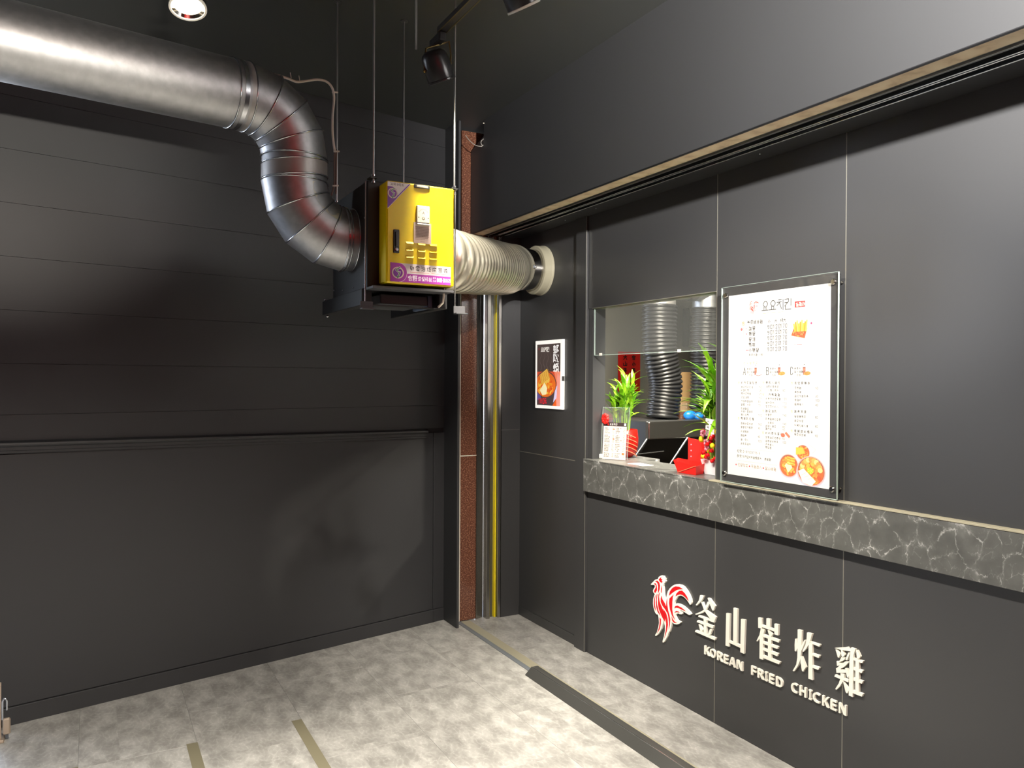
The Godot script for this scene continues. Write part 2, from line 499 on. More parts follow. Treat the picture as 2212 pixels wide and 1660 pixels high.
func materials() -> void:
	mat("black siding paint", Color(0.195, 0.198, 0.208), 0.5)
	mat("groove shade", Color(0.10, 0.10, 0.11), 0.8)
	mat("ceiling paint", Color(0.26, 0.265, 0.26), 0.55)
	var lam := mat("charcoal laminate", Color(0.225, 0.226, 0.232), 0.5)
	lam.roughness = 0.36
	mat("seam strip", Color(0.62, 0.61, 0.57), 0.35, 0.6)
	var gal := mat("galvanised steel", Color(0.74, 0.745, 0.755), 0.46, 1.0)
	gal.albedo_texture = noise_tex(0.02, 4, [[0.0, G(0.90)], [1.0, G(1.0)]], FastNoiseLite.TYPE_SIMPLEX, 512, 8)
	triplanar(gal, 2.0)
	mat("bead steel", Color(0.80, 0.81, 0.83), 0.22, 1.0)
	mat("foil tape", Color(0.82, 0.80, 0.74), 0.30, 1.0)
	mat("sealing tape", Color(0.70, 0.69, 0.68), 0.42, 0.6)
	mat("stainless steel", Color(0.72, 0.71, 0.69), 0.12, 1.0)
	mat("brushed steel", Color(0.66, 0.65, 0.63), 0.26, 1.0)
	mat("dull steel", Color(0.55, 0.55, 0.54), 0.4, 1.0)
	mat("flex aluminium", Color(0.80, 0.78, 0.71), 0.30, 0.75)
	mat("grey plastic ring", Color(0.62, 0.60, 0.52), 0.3)
	mat("powder black", Color(0.13, 0.13, 0.132), 0.6)
	mat("black metal", Color(0.10, 0.10, 0.105), 0.35)
	mat("grey enamel", Color(0.30, 0.30, 0.31), 0.45)
	mat("blue grey plate", Color(0.36, 0.42, 0.52), 0.4)
	mat("yellow enamel", Color(0.93, 0.80, 0.02), 0.32)
	mat("white plastic", Color(0.86, 0.85, 0.82), 0.4)
	mat("white letter", Color(0.93, 0.92, 0.88), 0.4)
	mat("red print", Color(0.80, 0.05, 0.09), 0.4)
	mat("threaded rod", Color(0.75, 0.75, 0.74), 0.3, 1.0)
	mat("cream cable", Color(0.86, 0.82, 0.76), 0.5)
	mat("brown cable", Color(0.42, 0.34, 0.30), 0.6)
	mat("dark wire", Color(0.55, 0.53, 0.50), 0.5)
	mat("lamp body", Color(0.17, 0.17, 0.175), 0.3)
	mat("bronze yoke", Color(0.45, 0.39, 0.25), 0.35, 0.8)
	var glow := mat("lamp glow", Color(1, 0.97, 0.9), 0.4)
	glow.emission_enabled = true
	glow.emission = Color(1.0, 0.93, 0.80)
	glow.emission_energy_multiplier = 6.0
	var gr := mat("brown granite", Color(1, 1, 1), 0.10)
	gr.albedo_texture = noise_tex(0.11, 3, [[0.0, Color(0.24, 0.14, 0.11)], [0.35, Color(0.38, 0.24, 0.19)], [0.55, Color(0.47, 0.31, 0.24)], [0.75, Color(0.55, 0.39, 0.31)], [1.0, Color(0.66, 0.52, 0.43)]], FastNoiseLite.TYPE_CELLULAR, 512, 3)
	triplanar(gr, 2.2)
	mat("white mortar", Color(0.80, 0.78, 0.72), 0.8)
	mat("yellow strip", Color(0.93, 0.84, 0.05), 0.35)
	var tv := mat("beige board", Color(1, 1, 1), 0.6)
	tv.albedo_texture = noise_tex(0.012, 5, [[0.0, Color(0.80, 0.70, 0.56)], [0.4, Color(0.90, 0.81, 0.67)], [1.0, Color(0.94, 0.87, 0.74)]], FastNoiseLite.TYPE_SIMPLEX, 512, 12)
	triplanar(tv, 1.3)
	M["floor tile"] = floor_material()
	M["marble"] = marble_material()
	mat("dark facade", Color(0.22, 0.22, 0.23), 0.7)
	mat("grey strip", Color(0.42, 0.44, 0.46), 0.45)
	mat("pale strip", Color(0.62, 0.60, 0.52), 0.5)
	mat("bar steel", Color(0.40, 0.40, 0.39), 0.42, 0.7)
	mat("olive tape", Color(0.46, 0.44, 0.36), 0.6)
	mat("brass lock", Color(0.76, 0.69, 0.62), 0.35, 0.6)
	mat("kitchen wall", Color(0.62, 0.61, 0.58), 0.6)
	mat("kitchen floor", Color(0.35, 0.34, 0.33), 0.6)
	mat("black flex", Color(0.16, 0.16, 0.165), 0.32)
	mat("dark brown panel", Color(0.16, 0.11, 0.085), 0.4)
	mat("red paper", Color(0.90, 0.09, 0.05), 0.6)
	mat("red lacquer", Color(0.62, 0.08, 0.05), 0.25)
	mat("orange band", Color(0.95, 0.45, 0.32), 0.35)
	mat("white ceramic", Color(0.85, 0.86, 0.88), 0.2)
	mat("berry red", Color(0.75, 0.03, 0.06), 0.15)
	mat("petal pink", Color(0.88, 0.55, 0.62), 0.5)
	mat("magenta petal", Color(0.75, 0.06, 0.30), 0.5)
	mat("yellow petal", Color(0.90, 0.83, 0.08), 0.5)
	mat("blue pouch", Color(0.10, 0.45, 0.80), 0.35)
	mat("brown sauce", Color(0.35, 0.17, 0.06), 0.3)
	mat("cardboard", Color(0.72, 0.58, 0.40), 0.8)
	mat("receipt paper", Color(0.92, 0.92, 0.92), 0.6)
	mat("red signboard", Color(0.75, 0.04, 0.05), 0.5)
	M["red signboard"].emission_enabled = true
	M["red signboard"].emission = Color(0.9, 0.05, 0.06)
	M["red signboard"].emission_energy_multiplier = 1.3
	for k in 3:
		var lf := mat("leaf %d" % k, [Color(0.50, 0.70, 0.12), Color(0.36, 0.60, 0.10), Color(0.64, 0.80, 0.20)][k], 0.4)
		lf.backlight_enabled = true
		lf.backlight = Color(0.25, 0.42, 0.06)
	mat("cane", Color(0.45, 0.60, 0.18), 0.4)
	var gl := mat("window glass", Color(0.50, 0.51, 0.50, 0.22), 0.02)
	gl.transparency = BaseMaterial3D.TRANSPARENCY_ALPHA
	var ac := mat("acrylic", Color(1, 1, 1, 0.03), 0.03)
	ac.transparency = BaseMaterial3D.TRANSPARENCY_ALPHA
	mat("glass edge", Color(0.62, 0.68, 0.65), 0.2)

func floor_material() -> StandardMaterial3D:
	var a := FastNoiseLite.new()
	a.noise_type = FastNoiseLite.TYPE_SIMPLEX
	a.fractal_octaves = 5
	a.frequency = 0.006
	a.seed = 21
	a.domain_warp_enabled = true
	a.domain_warp_amplitude = 40
	a.domain_warp_frequency = 0.01
	var b := FastNoiseLite.new()
	b.noise_type = FastNoiseLite.TYPE_SIMPLEX
	b.fractal_type = FastNoiseLite.FRACTAL_RIDGED
	b.fractal_octaves = 4
	b.frequency = 0.02
	b.seed = 5
	b.domain_warp_enabled = true
	b.domain_warp_amplitude = 30
	b.domain_warp_frequency = 0.02
	var s := 1024
	var d := PackedByteArray()
	d.resize(s * s * 3)
	var i := 0
	for y in s:
		for x in s:
			var p := a.get_noise_2d(x * 1.15, y * 0.7)
			var q := b.get_noise_2d(x * 1.1 + 500, y * 0.65)
			var v := 0.60 + 0.10 * p + 0.04 * q
			if q > 0.45: v += (q - 0.45) * 0.13
			d[i] = int(clampf(v * 255, 0, 255))
			d[i + 1] = int(clampf((v - 0.006) * 255, 0, 255))
			d[i + 2] = int(clampf((v - 0.022) * 255, 0, 255))
			i += 3
	var m := mat("floor tile", Color.WHITE, 0.5)
	m.albedo_texture = ImageTexture.create_from_image(Image.create_from_data(s, s, false, Image.FORMAT_RGB8, d))
	return m

func marble_material() -> StandardMaterial3D:
	var a := FastNoiseLite.new()
	a.noise_type = FastNoiseLite.TYPE_CELLULAR
	a.cellular_return_type = FastNoiseLite.RETURN_DISTANCE2_SUB
	a.frequency = 0.008
	a.fractal_type = FastNoiseLite.FRACTAL_NONE
	a.seed = 9
	a.domain_warp_enabled = true
	a.domain_warp_amplitude = 55
	a.domain_warp_frequency = 0.008
	a.domain_warp_fractal_octaves = 3
	var b := a.duplicate() as FastNoiseLite
	b.frequency = 0.02
	b.seed = 31
	var f := FastNoiseLite.new()
	f.frequency = 0.006
	f.seed = 2
	var s := 1024
	var d := PackedByteArray()
	d.resize(s * s * 3)
	var i := 0
	for y in s:
		for x in s:
			var gate := f.get_noise_2d(x, y)
			var v := 0.335 + 0.05 * gate
			var e := a.get_noise_2d(x * 1.0, y * 0.75) + 1.0
			var k := b.get_noise_2d(x * 1.1, y * 0.8) + 1.0
			var g := f.get_noise_2d(x * 3.0 + 900, y * 3.0)
			v += 0.42 * clampf(1.0 - e / 0.035, 0, 1) * clampf(0.45 + g * 1.3, 0, 1)
			v += 0.10 * clampf(1.0 - e / 0.16, 0, 1) * clampf(0.4 + gate, 0, 1)
			v += 0.30 * clampf(1.0 - k / 0.05, 0, 1) * clampf(gate * 1.6 - g * 0.7, 0, 1)
			d[i] = int(clampf(v * 255, 0, 255))
			d[i + 1] = int(clampf((v + 0.002) * 255, 0, 255))
			d[i + 2] = int(clampf((v - 0.008) * 255, 0, 255))
			i += 3
	var m := mat("marble", Color.WHITE, 0.32)
	m.albedo_texture = ImageTexture.create_from_image(Image.create_from_data(s, s, false, Image.FORMAT_RGB8, d))
	triplanar(m, 1.45)
	return m

# ---------------------------------------------------------------- the room
func room() -> void:
	# floor slab and its tiles
	var fl := struct("floor", bx(V(-1.45, -0.12, -5.0), V(2.75, -0.003, 3.0)), M["grey strip"], "grey cement-look tiled floor of the shopfront", "floor")
	var cols: Array[float] = [-3.248, -2.791, -2.334, -1.877, -1.42, -0.963, -0.506, -0.049, 0.406, 0.863, 1.32, 1.777, 2.10]
	var joint: Array[float] = [0.1, 0.5, 0.3, 0.7, 0.2, 0.55, 0.15, 0.238, 0.8, 0.628, 0.154, 0.618]
	for c in range(4, 12):
		var z := -5.0 + fmod(joint[c], 0.914) - 0.0
		z = -5.0 - 0.914 + fmod(-3.59 + joint[c] - 0.238 + 5.0 + 9.14, 0.914)
		while z < 2.9:
			tile(fl, cols[c], cols[c + 1], maxf(z, -5.0), minf(z + 0.914, 2.98))
			z += 0.914
	var z2 := -3.075 - 0.914 * 2
	while z2 < 2.9:
		tile(fl, 2.196, 2.56, maxf(z2, -4.62), minf(z2 + 0.914, 2.98))
		z2 += 0.914

	# left wall: siding above the rail, flat board below
	var st := mb()
	st.xf = LX
	st.box(V(-0.10, -0.1, -0.14), V(2.52, CE, -0.012))
	var wl := struct("wall_left", st, M["groove shade"], "black painted wall of horizontal boards behind the duct", "wall")
	var ys: Array[float] = [1.275, 1.425, 1.66, 1.905, 2.15, 2.395, 2.64, 2.885, 3.13, CE]
	for k in ys.size() - 1:
		st = mb()
		st.xf = LX
		st.box(V(-0.10, ys[k] + 0.0008, -0.02), V(2.415, ys[k + 1] - 0.0008, 0.0), 0.0)
		put("siding_board", st, M["black siding paint"], wl)
	st = mb()
	st.xf = LX
	st.box(V(-0.10, 0.084, -0.02), V(2.328, 1.245, 0.0), 0.002)
	put("lower_board", st, M["black siding paint"], wl)
	st = mb()
	st.xf = LX
	st.box(V(2.331, 0.084, -0.02), V(2.415, 1.245, 0.003), 0.002)
	put("lower_board", st, M["black siding paint"], wl)
	st = mb()
	st.xf = LX
	st.box(V(-0.10, 0.0, -0.02), V(2.335, 0.082, 0.009), 0.002)
	st.box(V(2.338, 0.0, -0.02), V(2.415, 0.082, 0.007), 0.002)
	struct("baseboard_left", st, M["black siding paint"], "flat black baseboard along the foot of the siding wall", "baseboard")
	# moulded rail, tilted a little as it was hung
	st = mb()
	st.xf = LX * Transform3D(Basis(Vector3(0, 0, 1), -0.0155), Vector3(0, 1.271, 0))
	var prof := PackedVector2Array([Vector2(-0.02, -0.024), Vector2(0.010, -0.024), Vector2(0.013, -0.020), Vector2(0.013, -0.012), Vector2(0.018, -0.008), Vector2(0.018, 0.006), Vector2(0.026, 0.012), Vector2(0.029, 0.018), Vector2(0.027, 0.026), Vector2(0.008, 0.036), Vector2(-0.02, 0.036)])
	st.ext(prof, Transform3D(Basis(Vector3(0, 0, 1), Vector3.UP, Vector3(-1, 0, 0)), Vector3(2.27, 0, 0)), 0.0, 2.37)
	struct("trim_1", st, M["black siding paint"], "black moulded rail across the siding wall at waist height", "rail")
	# black jamb that closes the left wall beside the stone column
	struct("trim_2", bx(V(2.049, 0, -4.70), V(2.066, CE, -4.475), 0.002), M["black siding paint"], "narrow black jamb panel between siding wall and brown column", "jamb panel")

	# ceiling with the dropped front of the shop
	var ce := struct("ceiling", bx(V(-3.2, CE, -8.0), V(2.75, CE + 0.12, 3.0)), M["ceiling paint"], "dark painted ceiling above the duct", "ceiling")
	st = mb()
	var f := Transform3D(Basis(Vector3(0, 0, 1), Vector3.UP, Vector3(-1, 0, 0)), Vector3(2.19, 0, 0))
	st.ext(PackedVector2Array([Vector2(-4.588, 2.556), Vector2(3.0, 2.556), Vector2(3.0, CE), Vector2(-4.40, CE), Vector2(-4.40, 3.15), Vector2(-4.588, 3.10)]), f, -0.02, 0.0)
	struct("wall_upper", st, M["charcoal laminate"], "charcoal fascia panel above the shutter opening", "fascia")
	struct("trim_3", bx(V(2.1895, 2.553, -4.588), V(2.192, 2.5565, 3.0)), M["black metal"], "thin dark edge strip under the charcoal fascia", "edge strip")
	struct("trim_4", bx(V(2.192, 2.556, -4.588), V(2.283, 2.60, 3.0), 0.002), M["beige board"], "beige board lining the underside of the fascia", "soffit board")
	st = mb()
	st.box(V(2.283, 2.560, -4.588), V(2.310, 2.60, 3.0), 0.002)
	st.box(V(2.300, 2.553, -4.588), V(2.312, 2.60, 3.0), 0.001)
	struct("trim_5", st, M["dull steel"], "grey steel lip beside the beige soffit board", "shutter lip")
	st = mb()
	st.box(V(2.312, 2.72, -4.588), V(2.424, 2.74, 3.0))
	st.box(V(2.312, 2.60, -4.588), V(2.318, 2.74, 3.0))
	st.box(V(2.4, 2.60, -4.588), V(2.424, 2.74, 3.0))
	struct("trim_6", st, M["black siding paint"], "dark box of the roller shutter above its slot", "shutter box")
	st = mb()
	for x in [2.354, 2.369, 2.411]:
		st.box(V(x, 2.558, -4.588), V(x + 0.004, 2.62, 3.0))
		st.tube([V(x + 0.002, 2.556, -4.588), V(x + 0.002, 2.556, 3.0)], 0.0034, 10)
	struct("trim_7", st, M["bead steel"], "thin bright steel edges of the shutter slot", "slot edges")
	struct("trim_8", bx(V(2.417, 2.556, -4.56), V(2.60, 2.60, 3.0)), M["charcoal laminate"], "charcoal soffit between shutter slot and counter wall", "soffit")
	for p in [V(2.49, 2.556, -3.9), V(2.47, 2.556, -3.55), V(2.47, 2.556, -2.35)]:
		st = mb()
		st.ball(p, V(0.004, 0.003, 0.004), 8, 4)
		put("screw", st, M["bead steel"], get_node("trim_8"))

	# the rest of the shell: closed behind the camera, open to the street on the left
	struct("wall_back", bx(V(-1.3, 0, 3.0), V(2.75, CE, 3.12)), M["black siding paint"], "dark wall behind the camera", "wall")
	struct("pavement", bx(V(-16, -0.25, -12.0), V(-1.45, -0.06, 12.0)), M["grey strip"], "grey street pavement left of the open shopfront", "pavement")
	struct("wall_street", bx(V(-9.0, -0.06, -9.0), V(-8.0, 9.0, 12.0)), M["dark facade"], "dark building facade across the street", "facade")
	struct("wall_end", bx(V(-1.42, -0.06, -3.35), V(-1.30, CE + 0.1, 3.12)), M["black siding paint"], "dark end wall left of the camera", "wall")
	struct("wall_low", bx(V(-2.6, -0.06, -9.0), V(-2.4, 1.75, -3.4)), M["dark facade"], "low dark street wall left of the shopfront", "street wall")
	var sg := thing("light_signboard", V(0.2, 2.0, 2.9), "long red illuminated signboard on the wall behind the camera", "signboard")
	put("sign_face", bx(V(-1.2, 2.02, 2.88), V(1.9, 3.08, 2.92), 0.004), M["red signboard"], sg)
	put("sign_case", bx(V(-1.22, 2.00, 2.92), V(1.92, 3.10, 2.995), 0.004), M["black metal"], sg)
	var al := AreaLight3D.new()
	al.name = "signboard_glow"
	al.area_size = Vector2(3.1, 1.06)
	al.light_color = Color(1, 0.1, 0.08)
	al.light_energy = 0.04
	al.position = V(0.15, 0.55, -0.035)
	al.shadow_enabled = true
	sg.add_child(al)

func tile(parent: Node, x0: float, x1: float, z0: float, z1: float) -> void:
	if z1 - z0 < 0.02:
		return
	var st := mb()
	var g := 0.0003
	var a := V(x0 + g, -0.012, z0 + g)
	var b := V(x1 - g, 0.0, z1 - g)
	var o := Vector2(rng.randf(), rng.randf())
	var e := 0.0007
	st.quad(V(a.x + e, 0, b.z - e), V(b.x - e, 0, b.z - e), V(b.x - e, 0, a.z + e), V(a.x + e, 0, a.z + e), Vector3.UP, Rect2(o.x, o.y, (x1 - x0) / 0.95, (z1 - z0) / 0.95))
	st.quad(V(a.x, -e, b.z), V(b.x, -e, b.z), V(b.x - e, 0, b.z - e), V(a.x + e, 0, b.z - e), V(0, 1, 1))
	st.quad(V(a.x, -e, a.z), V(b.x, -e, a.z), V(b.x - e, 0, a.z + e), V(a.x + e, 0, a.z + e), V(0, 1, -1))
	st.quad(V(a.x, -e, b.z), V(a.x, -e, a.z), V(a.x + e, 0, a.z + e), V(a.x + e, 0, b.z - e), V(-1, 1, 0))
	st.quad(V(b.x, -e, b.z), V(b.x, -e, a.z), V(b.x - e, 0, a.z + e), V(b.x - e, 0, b.z - e), V(1, 1, 0))
	put("tile", st, M["floor tile"], parent)

# ---------------------------------------------------------------- counter wall, column, rail
func right_wall() -> void:
	var st := mb()
	st.box(V(2.575, 0, -4.55), V(2.64, 3.2, -3.70))
	st.box(V(2.575, 0, -3.70), V(2.64, 1.12, 3.0))
	st.box(V(2.575, 2.03, -3.70), V(2.64, 3.2, -2.66))
	st.box(V(2.575, 1.12, -2.67), V(2.64, 3.2, 3.0))
	var w := struct("wall_right", st, M["groove shade"], "charcoal laminate counter wall with a serving opening", "wall")
	var cuts: Array[float] = [-3.733, -2.68, -1.985, -0.765, 0.455, 1.675, 3.0]
	for k in cuts.size() - 1:
		var a := cuts[k] + 0.0012
		var b := cuts[k + 1] - 0.0012
		put("panel", bx(V(WX, 0.002, a), V(2.577, 0.955, b), 0.001), M["charcoal laminate"], w)
		put("panel", bx(V(WX, 2.013 if k == 0 else 1.12, a), V(2.577, 2.556, b), 0.001), M["charcoal laminate"], w)
		if k > 0:
			st = bx(V(WX - 0.0006, 0.002, cuts[k] - 0.0016), V(2.56, 0.955, cuts[k] + 0.0016))
			st.box(V(WX - 0.0006, 1.13, cuts[k] - 0.0016), V(2.56, 2.556, cuts[k] + 0.0016))
			put("seam_strip", st, M["seam strip"], w)
	# return wall left of the serving opening
	put("panel", bx(V(2.550, 1.1125, -4.552), V(2.577, 2.556, -3.80), 0.001), M["charcoal laminate"], w)
	put("panel", bx(V(2.550, 0.06, -4.552), V(2.577, 1.1095, -3.80), 0.001), M["charcoal laminate"], w)
	put("panel", bx(V(2.547, 0.0, -4.552), V(2.577, 0.0585, -3.845), 0.001), M["charcoal laminate"], w)
	put("seam_strip", bx(V(2.5495, 1.109, -4.55), V(2.56, 1.113, -3.845)), M["seam strip"], w)
	put("corner_post", bx(V(2.532, 0.0, -3.845), V(2.577, 2.556, -3.737), 0.0015), M["charcoal laminate"], w)
	put("corner_edge", bx(V(2.5312, 0.0, -3.7385), V(2.5335, 2.556, -3.7365)), M["seam strip"], w)
	put("jamb", bx(V(2.552, 1.12, -3.734), V(2.64, 2.013, -3.692), 0.001), M["charcoal laminate"], w)
	put("jamb", bx(V(2.552, 1.12, -2.69), V(2.64, 2.013, -2.676), 0.001), M["charcoal laminate"], w)
	put("edge_strip", bx(V(2.545, 2.0115, -3.69), V(2.64, 2.0145, -2.68)), M["seam strip"], w)
	# end wall of the recess
	struct("wall_recess", bx(V(2.405, 0, -4.66), V(2.64, 2.556, -4.552)), M["charcoal laminate"], "narrow charcoal wall between steel shutter rail and counter wall", "wall")
	put("seam_strip", bx(V(2.405, 1.257, -4.553), V(2.547, 1.260, -4.5515)), M["dull steel"], get_node("wall_recess"))

	# stone column
	var col := thing("stone_column", V(2.2, 0, -4.65), "polished brown granite column in three slabs beside the shutter rail", "column")
	col.set_meta("kind", "structure")
	var hs: Array[float] = [0.0, 1.092, 2.30, 3.235]
	for k in 3:
		put("stone_slab", bx(V(2.128, hs[k] + 0.003, -4.75), V(2.242 if k < 2 else 2.45, hs[k + 1] - 0.002, -4.594), 0.002), M["brown granite"], col)
	put("stone_slab", bx(V(2.242, 2.30, -4.75), V(2.45, 2.58, -4.60), 0.002), M["brown granite"], col)
	put("mortar_joint", bx(V(2.129, 1.089, -4.74), V(2.242, 1.096, -4.592)), M["white mortar"], col)
	put("mortar_joint", bx(V(2.129, 2.297, -4.74), V(2.242, 2.304, -4.596)), M["white mortar"], col)
	put("edge_chip", bx(V(2.120, 0.0, -4.70), V(2.130, 2.55, -4.597)), M["white mortar"], col)

	# stainless guide rail of the roller shutter
	var g := thing("shutter_rail", V(2.32, 0, -4.57), "polished stainless guide rail with a yellow strip beside the brown column", "shutter rail")
	st = mb()
	st.xf = Transform3D(Basis(Vector3.UP, 0.30), V(2.243, 0, -4.592))
	st.box(V(0, 0, -0.006), V(0.030, 2.553, 0))
	st.box(V(0.0315, 0, -0.006), V(0.060, 2.553, 0))
	put("mirror_plate", st, M["brushed steel"], g, "mirror-bright stainless plate")
	st = bx(V(2.303, 0, -4.64), V(2.330, 2.553, -4.556), 0.003)
	put("rail_channel", st, M["brushed steel"], g)
	put("rail_channel", bx(V(2.330, 0, -4.64), V(2.366, 2.553, -4.59), 0.001), M["dull steel"], g)
	put("guide_strip", bx(V(2.370, 0, -4.62), V(2.379, 2.45, -4.566), 0.003), M["yellow strip"], g, "yellow plastic strip")
	put("rail_channel", bx(V(2.384, 0, -4.64), V(2.412, 2.553, -4.552), 0.003), M["brushed steel"], g)

	# counter: veined apron and top
	var c := thing("serving_counter", V(2.6, 0.95, -1.4), "dark grey veined counter band running along the charcoal wall", "counter")
	put("apron", bx(V(2.515, 0.950, -3.731), V(2.553, 1.131, 1.6), 0.0015), M["marble"], c)
	put("counter_top", bx(V(2.513, 1.131, -3.731), V(2.80, 1.138, -2.692), 0.001), M["marble"], c)
	put("counter_shelf", bx(V(2.645, 1.110, -3.86), V(2.91, 1.1375, -3.52), 0.001), M["marble"], c)
	put("top_edge", bx(V(2.513, 1.131, -2.692), V(2.551, 1.138, 1.6), 0.001), M["pale strip"], c)
	put("counter_body", bx(V(2.64, 0.3, -3.70), V(2.79, 1.131, -2.70)), M["charcoal laminate"], c)

	# fixed glass over the opening
	var wg := thing("window_1", V(2.56, 1.74, -3.18), "fixed clear glass pane across the top of the serving opening", "window")
	wg.set_meta("kind", "structure")
	st = mb()
	st.quad(V(2.5565, 1.742, -3.679), V(2.5565, 1.742, -2.691), V(2.5565, 2.010, -2.691), V(2.5565, 2.010, -3.679), V(-1, 0, 0))
	put("glass_pane", st, M["window glass"], wg)
	st = bx(V(2.553, 1.739, -3.683), V(2.560, 2.010, -3.679))
	st.box(V(2.554, 1.739, -3.680), V(2.560, 1.742, -2.690))
	put("glass_edge", st, M["glass edge"], wg)
	for z in [-3.615, -2.945]:
		put("edge_clip", bx(V(2.550, 1.737, z - 0.013), V(2.5535, 1.752, z + 0.013), 0.001), M["white plastic"], wg)

# ---------------------------------------------------------------- the kitchen behind the opening
func flex_path(st: MB, path: Array, r0: float, r1: float, pitch: float, amp: float, seg := 28) -> void:
	var cv := Curve3D.new()
	for k in path.size():
		var t: Vector3 = ((path[mini(k + 1, path.size() - 1)] as Vector3) - path[maxi(k - 1, 0)]) / 6.0
		cv.add_point(path[k], -t, t)
	cv.bake_interval = 0.004
	var L := cv.get_baked_length()
	var cnt := int(L / pitch) * 4
	var p := []
	var r := []
	for k in cnt + 1:
		p.append(cv.sample_baked(L * k / cnt, true))
		var e: float = [0.0, 0.75, 1.0, 0.75][k % 4]
		r.append(lerpf(r0, r1, float(k) / cnt) + amp * (e - 0.5) * rng.randf_range(0.8, 1.15))
	st.tube(p, r, seg)

func kitchen() -> void:
	var st := mb()
	struct("wall_kitchen_left", bx(V(2.66, -0.1, -5.32), V(6.0, 3.2, -5.2)), M["kitchen wall"], "pale grey kitchen wall seen through the serving opening", "wall")
	struct("wall_kitchen_back", bx(V(6.0, -0.1, -5.32), V(6.1, 3.2, 0.2)), M["kitchen wall"], "far pale kitchen wall behind the hood", "wall")
	struct("wall_kitchen_right", bx(V(2.66, -0.1, 0.1), V(6.0, 3.2, 0.2)), M["kitchen wall"], "kitchen wall hidden right of the opening", "wall")
	struct("floor_kitchen", bx(V(2.64, -0.12, -5.3), V(6.1, 0.0, 0.2)), M["kitchen floor"], "grey kitchen floor behind the counter", "floor")
	struct("ceiling_kitchen", bx(V(2.64, 3.15, -5.32), V(6.1, 3.25, 0.2)), M["kitchen wall"], "pale kitchen ceiling", "ceiling")
	st = bx(V(3.60, 1.93, -5.2), V(3.645, 2.3, -5.185), 0.002)
	tag(put("wall_strip", st, M["white plastic"]), "short white strip on the kitchen wall left of the flexible ducts", "wall strip")
	# lamp
	var lp := thing("ceiling_spotlight", V(4.525, 3.06, -0.82), "kitchen ceiling spotlight behind the counter wall", "lamp")
	st = mb()
	st.lathe([Vector2(0.075, 0.0), Vector2(0.075, 0.07), Vector2(0.0, 0.07)], V(4.525, 3.06, -0.82), Vector3.UP, 24)
	put("lamp_housing", st, M["white plastic"], lp)
	st = mb()
	st.lathe([Vector2(0.065, 0.004), Vector2(0.0, 0.004)], V(4.525, 3.06, -0.82), Vector3.UP, 24)
	put("lamp_glow", st, M["lamp glow"], lp)
	var s := SpotLight3D.new()
	s.name = "kitchen_beam"
	s.light_color = Color(1, 0.96, 0.88)
	s.light_energy = 9.0
	s.light_size = 0.06
	s.spot_angle = 19.0
	s.spot_angle_attenuation = 0.15
	s.spot_range = 12.0
	s.spot_attenuation = 2.0
	s.shadow_enabled = true
	lp.add_child(s)
	s.position = V(0, -0.02, 0)
	s.look_at_from_position(V(4.525, 3.04, -0.82), V(2.75, 0.50, -3.35))
	s.position = V(0, -0.02, 0)
	# light bar over the counter, above the opening
	var tl := thing("ceiling_light_bar", V(2.95, 2.45, -3.2), "kitchen light bar hung above the serving counter", "lamp")
	put("bar_housing", bx(V(2.87, 2.462, -3.75), V(3.03, 2.50, -2.65), 0.003), M["white plastic"], tl)
	var pg: StandardMaterial3D = M["lamp glow"].duplicate()
	pg.emission_energy_multiplier = 3.0
	put("side_skirt", bx(V(2.868, 2.24, -3.75), V(2.874, 2.47, -2.65), 0.001), M["white plastic"], tl)
	put("light_diffuser", bx(V(2.89, 2.455, -3.73), V(3.01, 2.463, -2.67), 0.002), pg, tl)
	for z in [-3.6, -2.8]:
		st = mb()
		st.tube([V(2.95, 2.5, z), V(2.95, 3.15, z)], 0.003, 6)
		put("hanger", st, M["bead steel"], tl)
	var al := AreaLight3D.new()
	al.name = "bar_light"
	al.area_size = Vector2(0.12, 1.06)
	al.light_color = Color(1, 0.97, 0.90)
	al.light_energy = 9.0
	al.shadow_enabled = true
	tl.add_child(al)
	al.rotation = V(-PI / 2, 0, 0)

	# the fryer hood
	var hd := thing("fryer_hood", V(3.4, 0.9, -4.1), "stainless fryer hood standing behind the serving counter", "hood")
	put("hood_top", bx(V(3.16, 1.300, -4.45), V(4.25, 1.330, -3.955), 0.008), M["dull steel"], hd)
	put("front_lip", bx(V(3.172, 1.212, -3.968), V(4.25, 1.326, -3.948), 0.006), M["brushed steel"], hd, "bright steel front lip")
	st = mb()
	var fz := Transform3D(Basis(Vector3(0, 0, -1), Vector3.UP, Vector3(1, 0, 0)), V(3.15, 0, 0))
	st.ext(PackedVector2Array([Vector2(3.955, 1.325), Vector2(4.45, 1.325), Vector2(4.45, 0.9), Vector2(4.20, 0.9), Vector2(3.955, 1.21)]), fz, 0.0, 0.02)
	put("side_panel", st, M["powder black"], hd)
	put("back_panel", bx(V(3.17, 0.85, -4.45), V(4.25, 1.30, -4.40)), M["dark brown panel"], hd)
	for x in [3.155, 3.50]:
		st = mb()
		st.tube([V(x + 0.005, 1.215, -3.955), V(x - 0.145, 1.05, -3.95), V(x - 0.22, 0.95, -3.95)], 0.008, 8)
		put("edge_bar", st, M["bead steel"], hd)
	st = mb()
	st.tube([V(3.05, 1.113, -3.99), V(3.33, 1.127, -3.99)], 0.005, 8)
	put("rod", st, M["bead steel"], hd)
	put("base", bx(V(2.95, 0.0, -4.45), V(4.25, 0.92, -3.9), 0.01), M["dark brown panel"], hd)

	# flexible exhaust ducts
	st = mb()
	flex_path(st, [V(3.455, 1.335, -4.16), V(3.465, 1.42, -4.16), V(3.475, 1.58, -4.15), V(3.425, 1.80, -4.15), V(3.42, 2.05, -4.15), V(3.42, 2.115, -4.15)], 0.108, 0.116, 0.026, 0.014, 30)
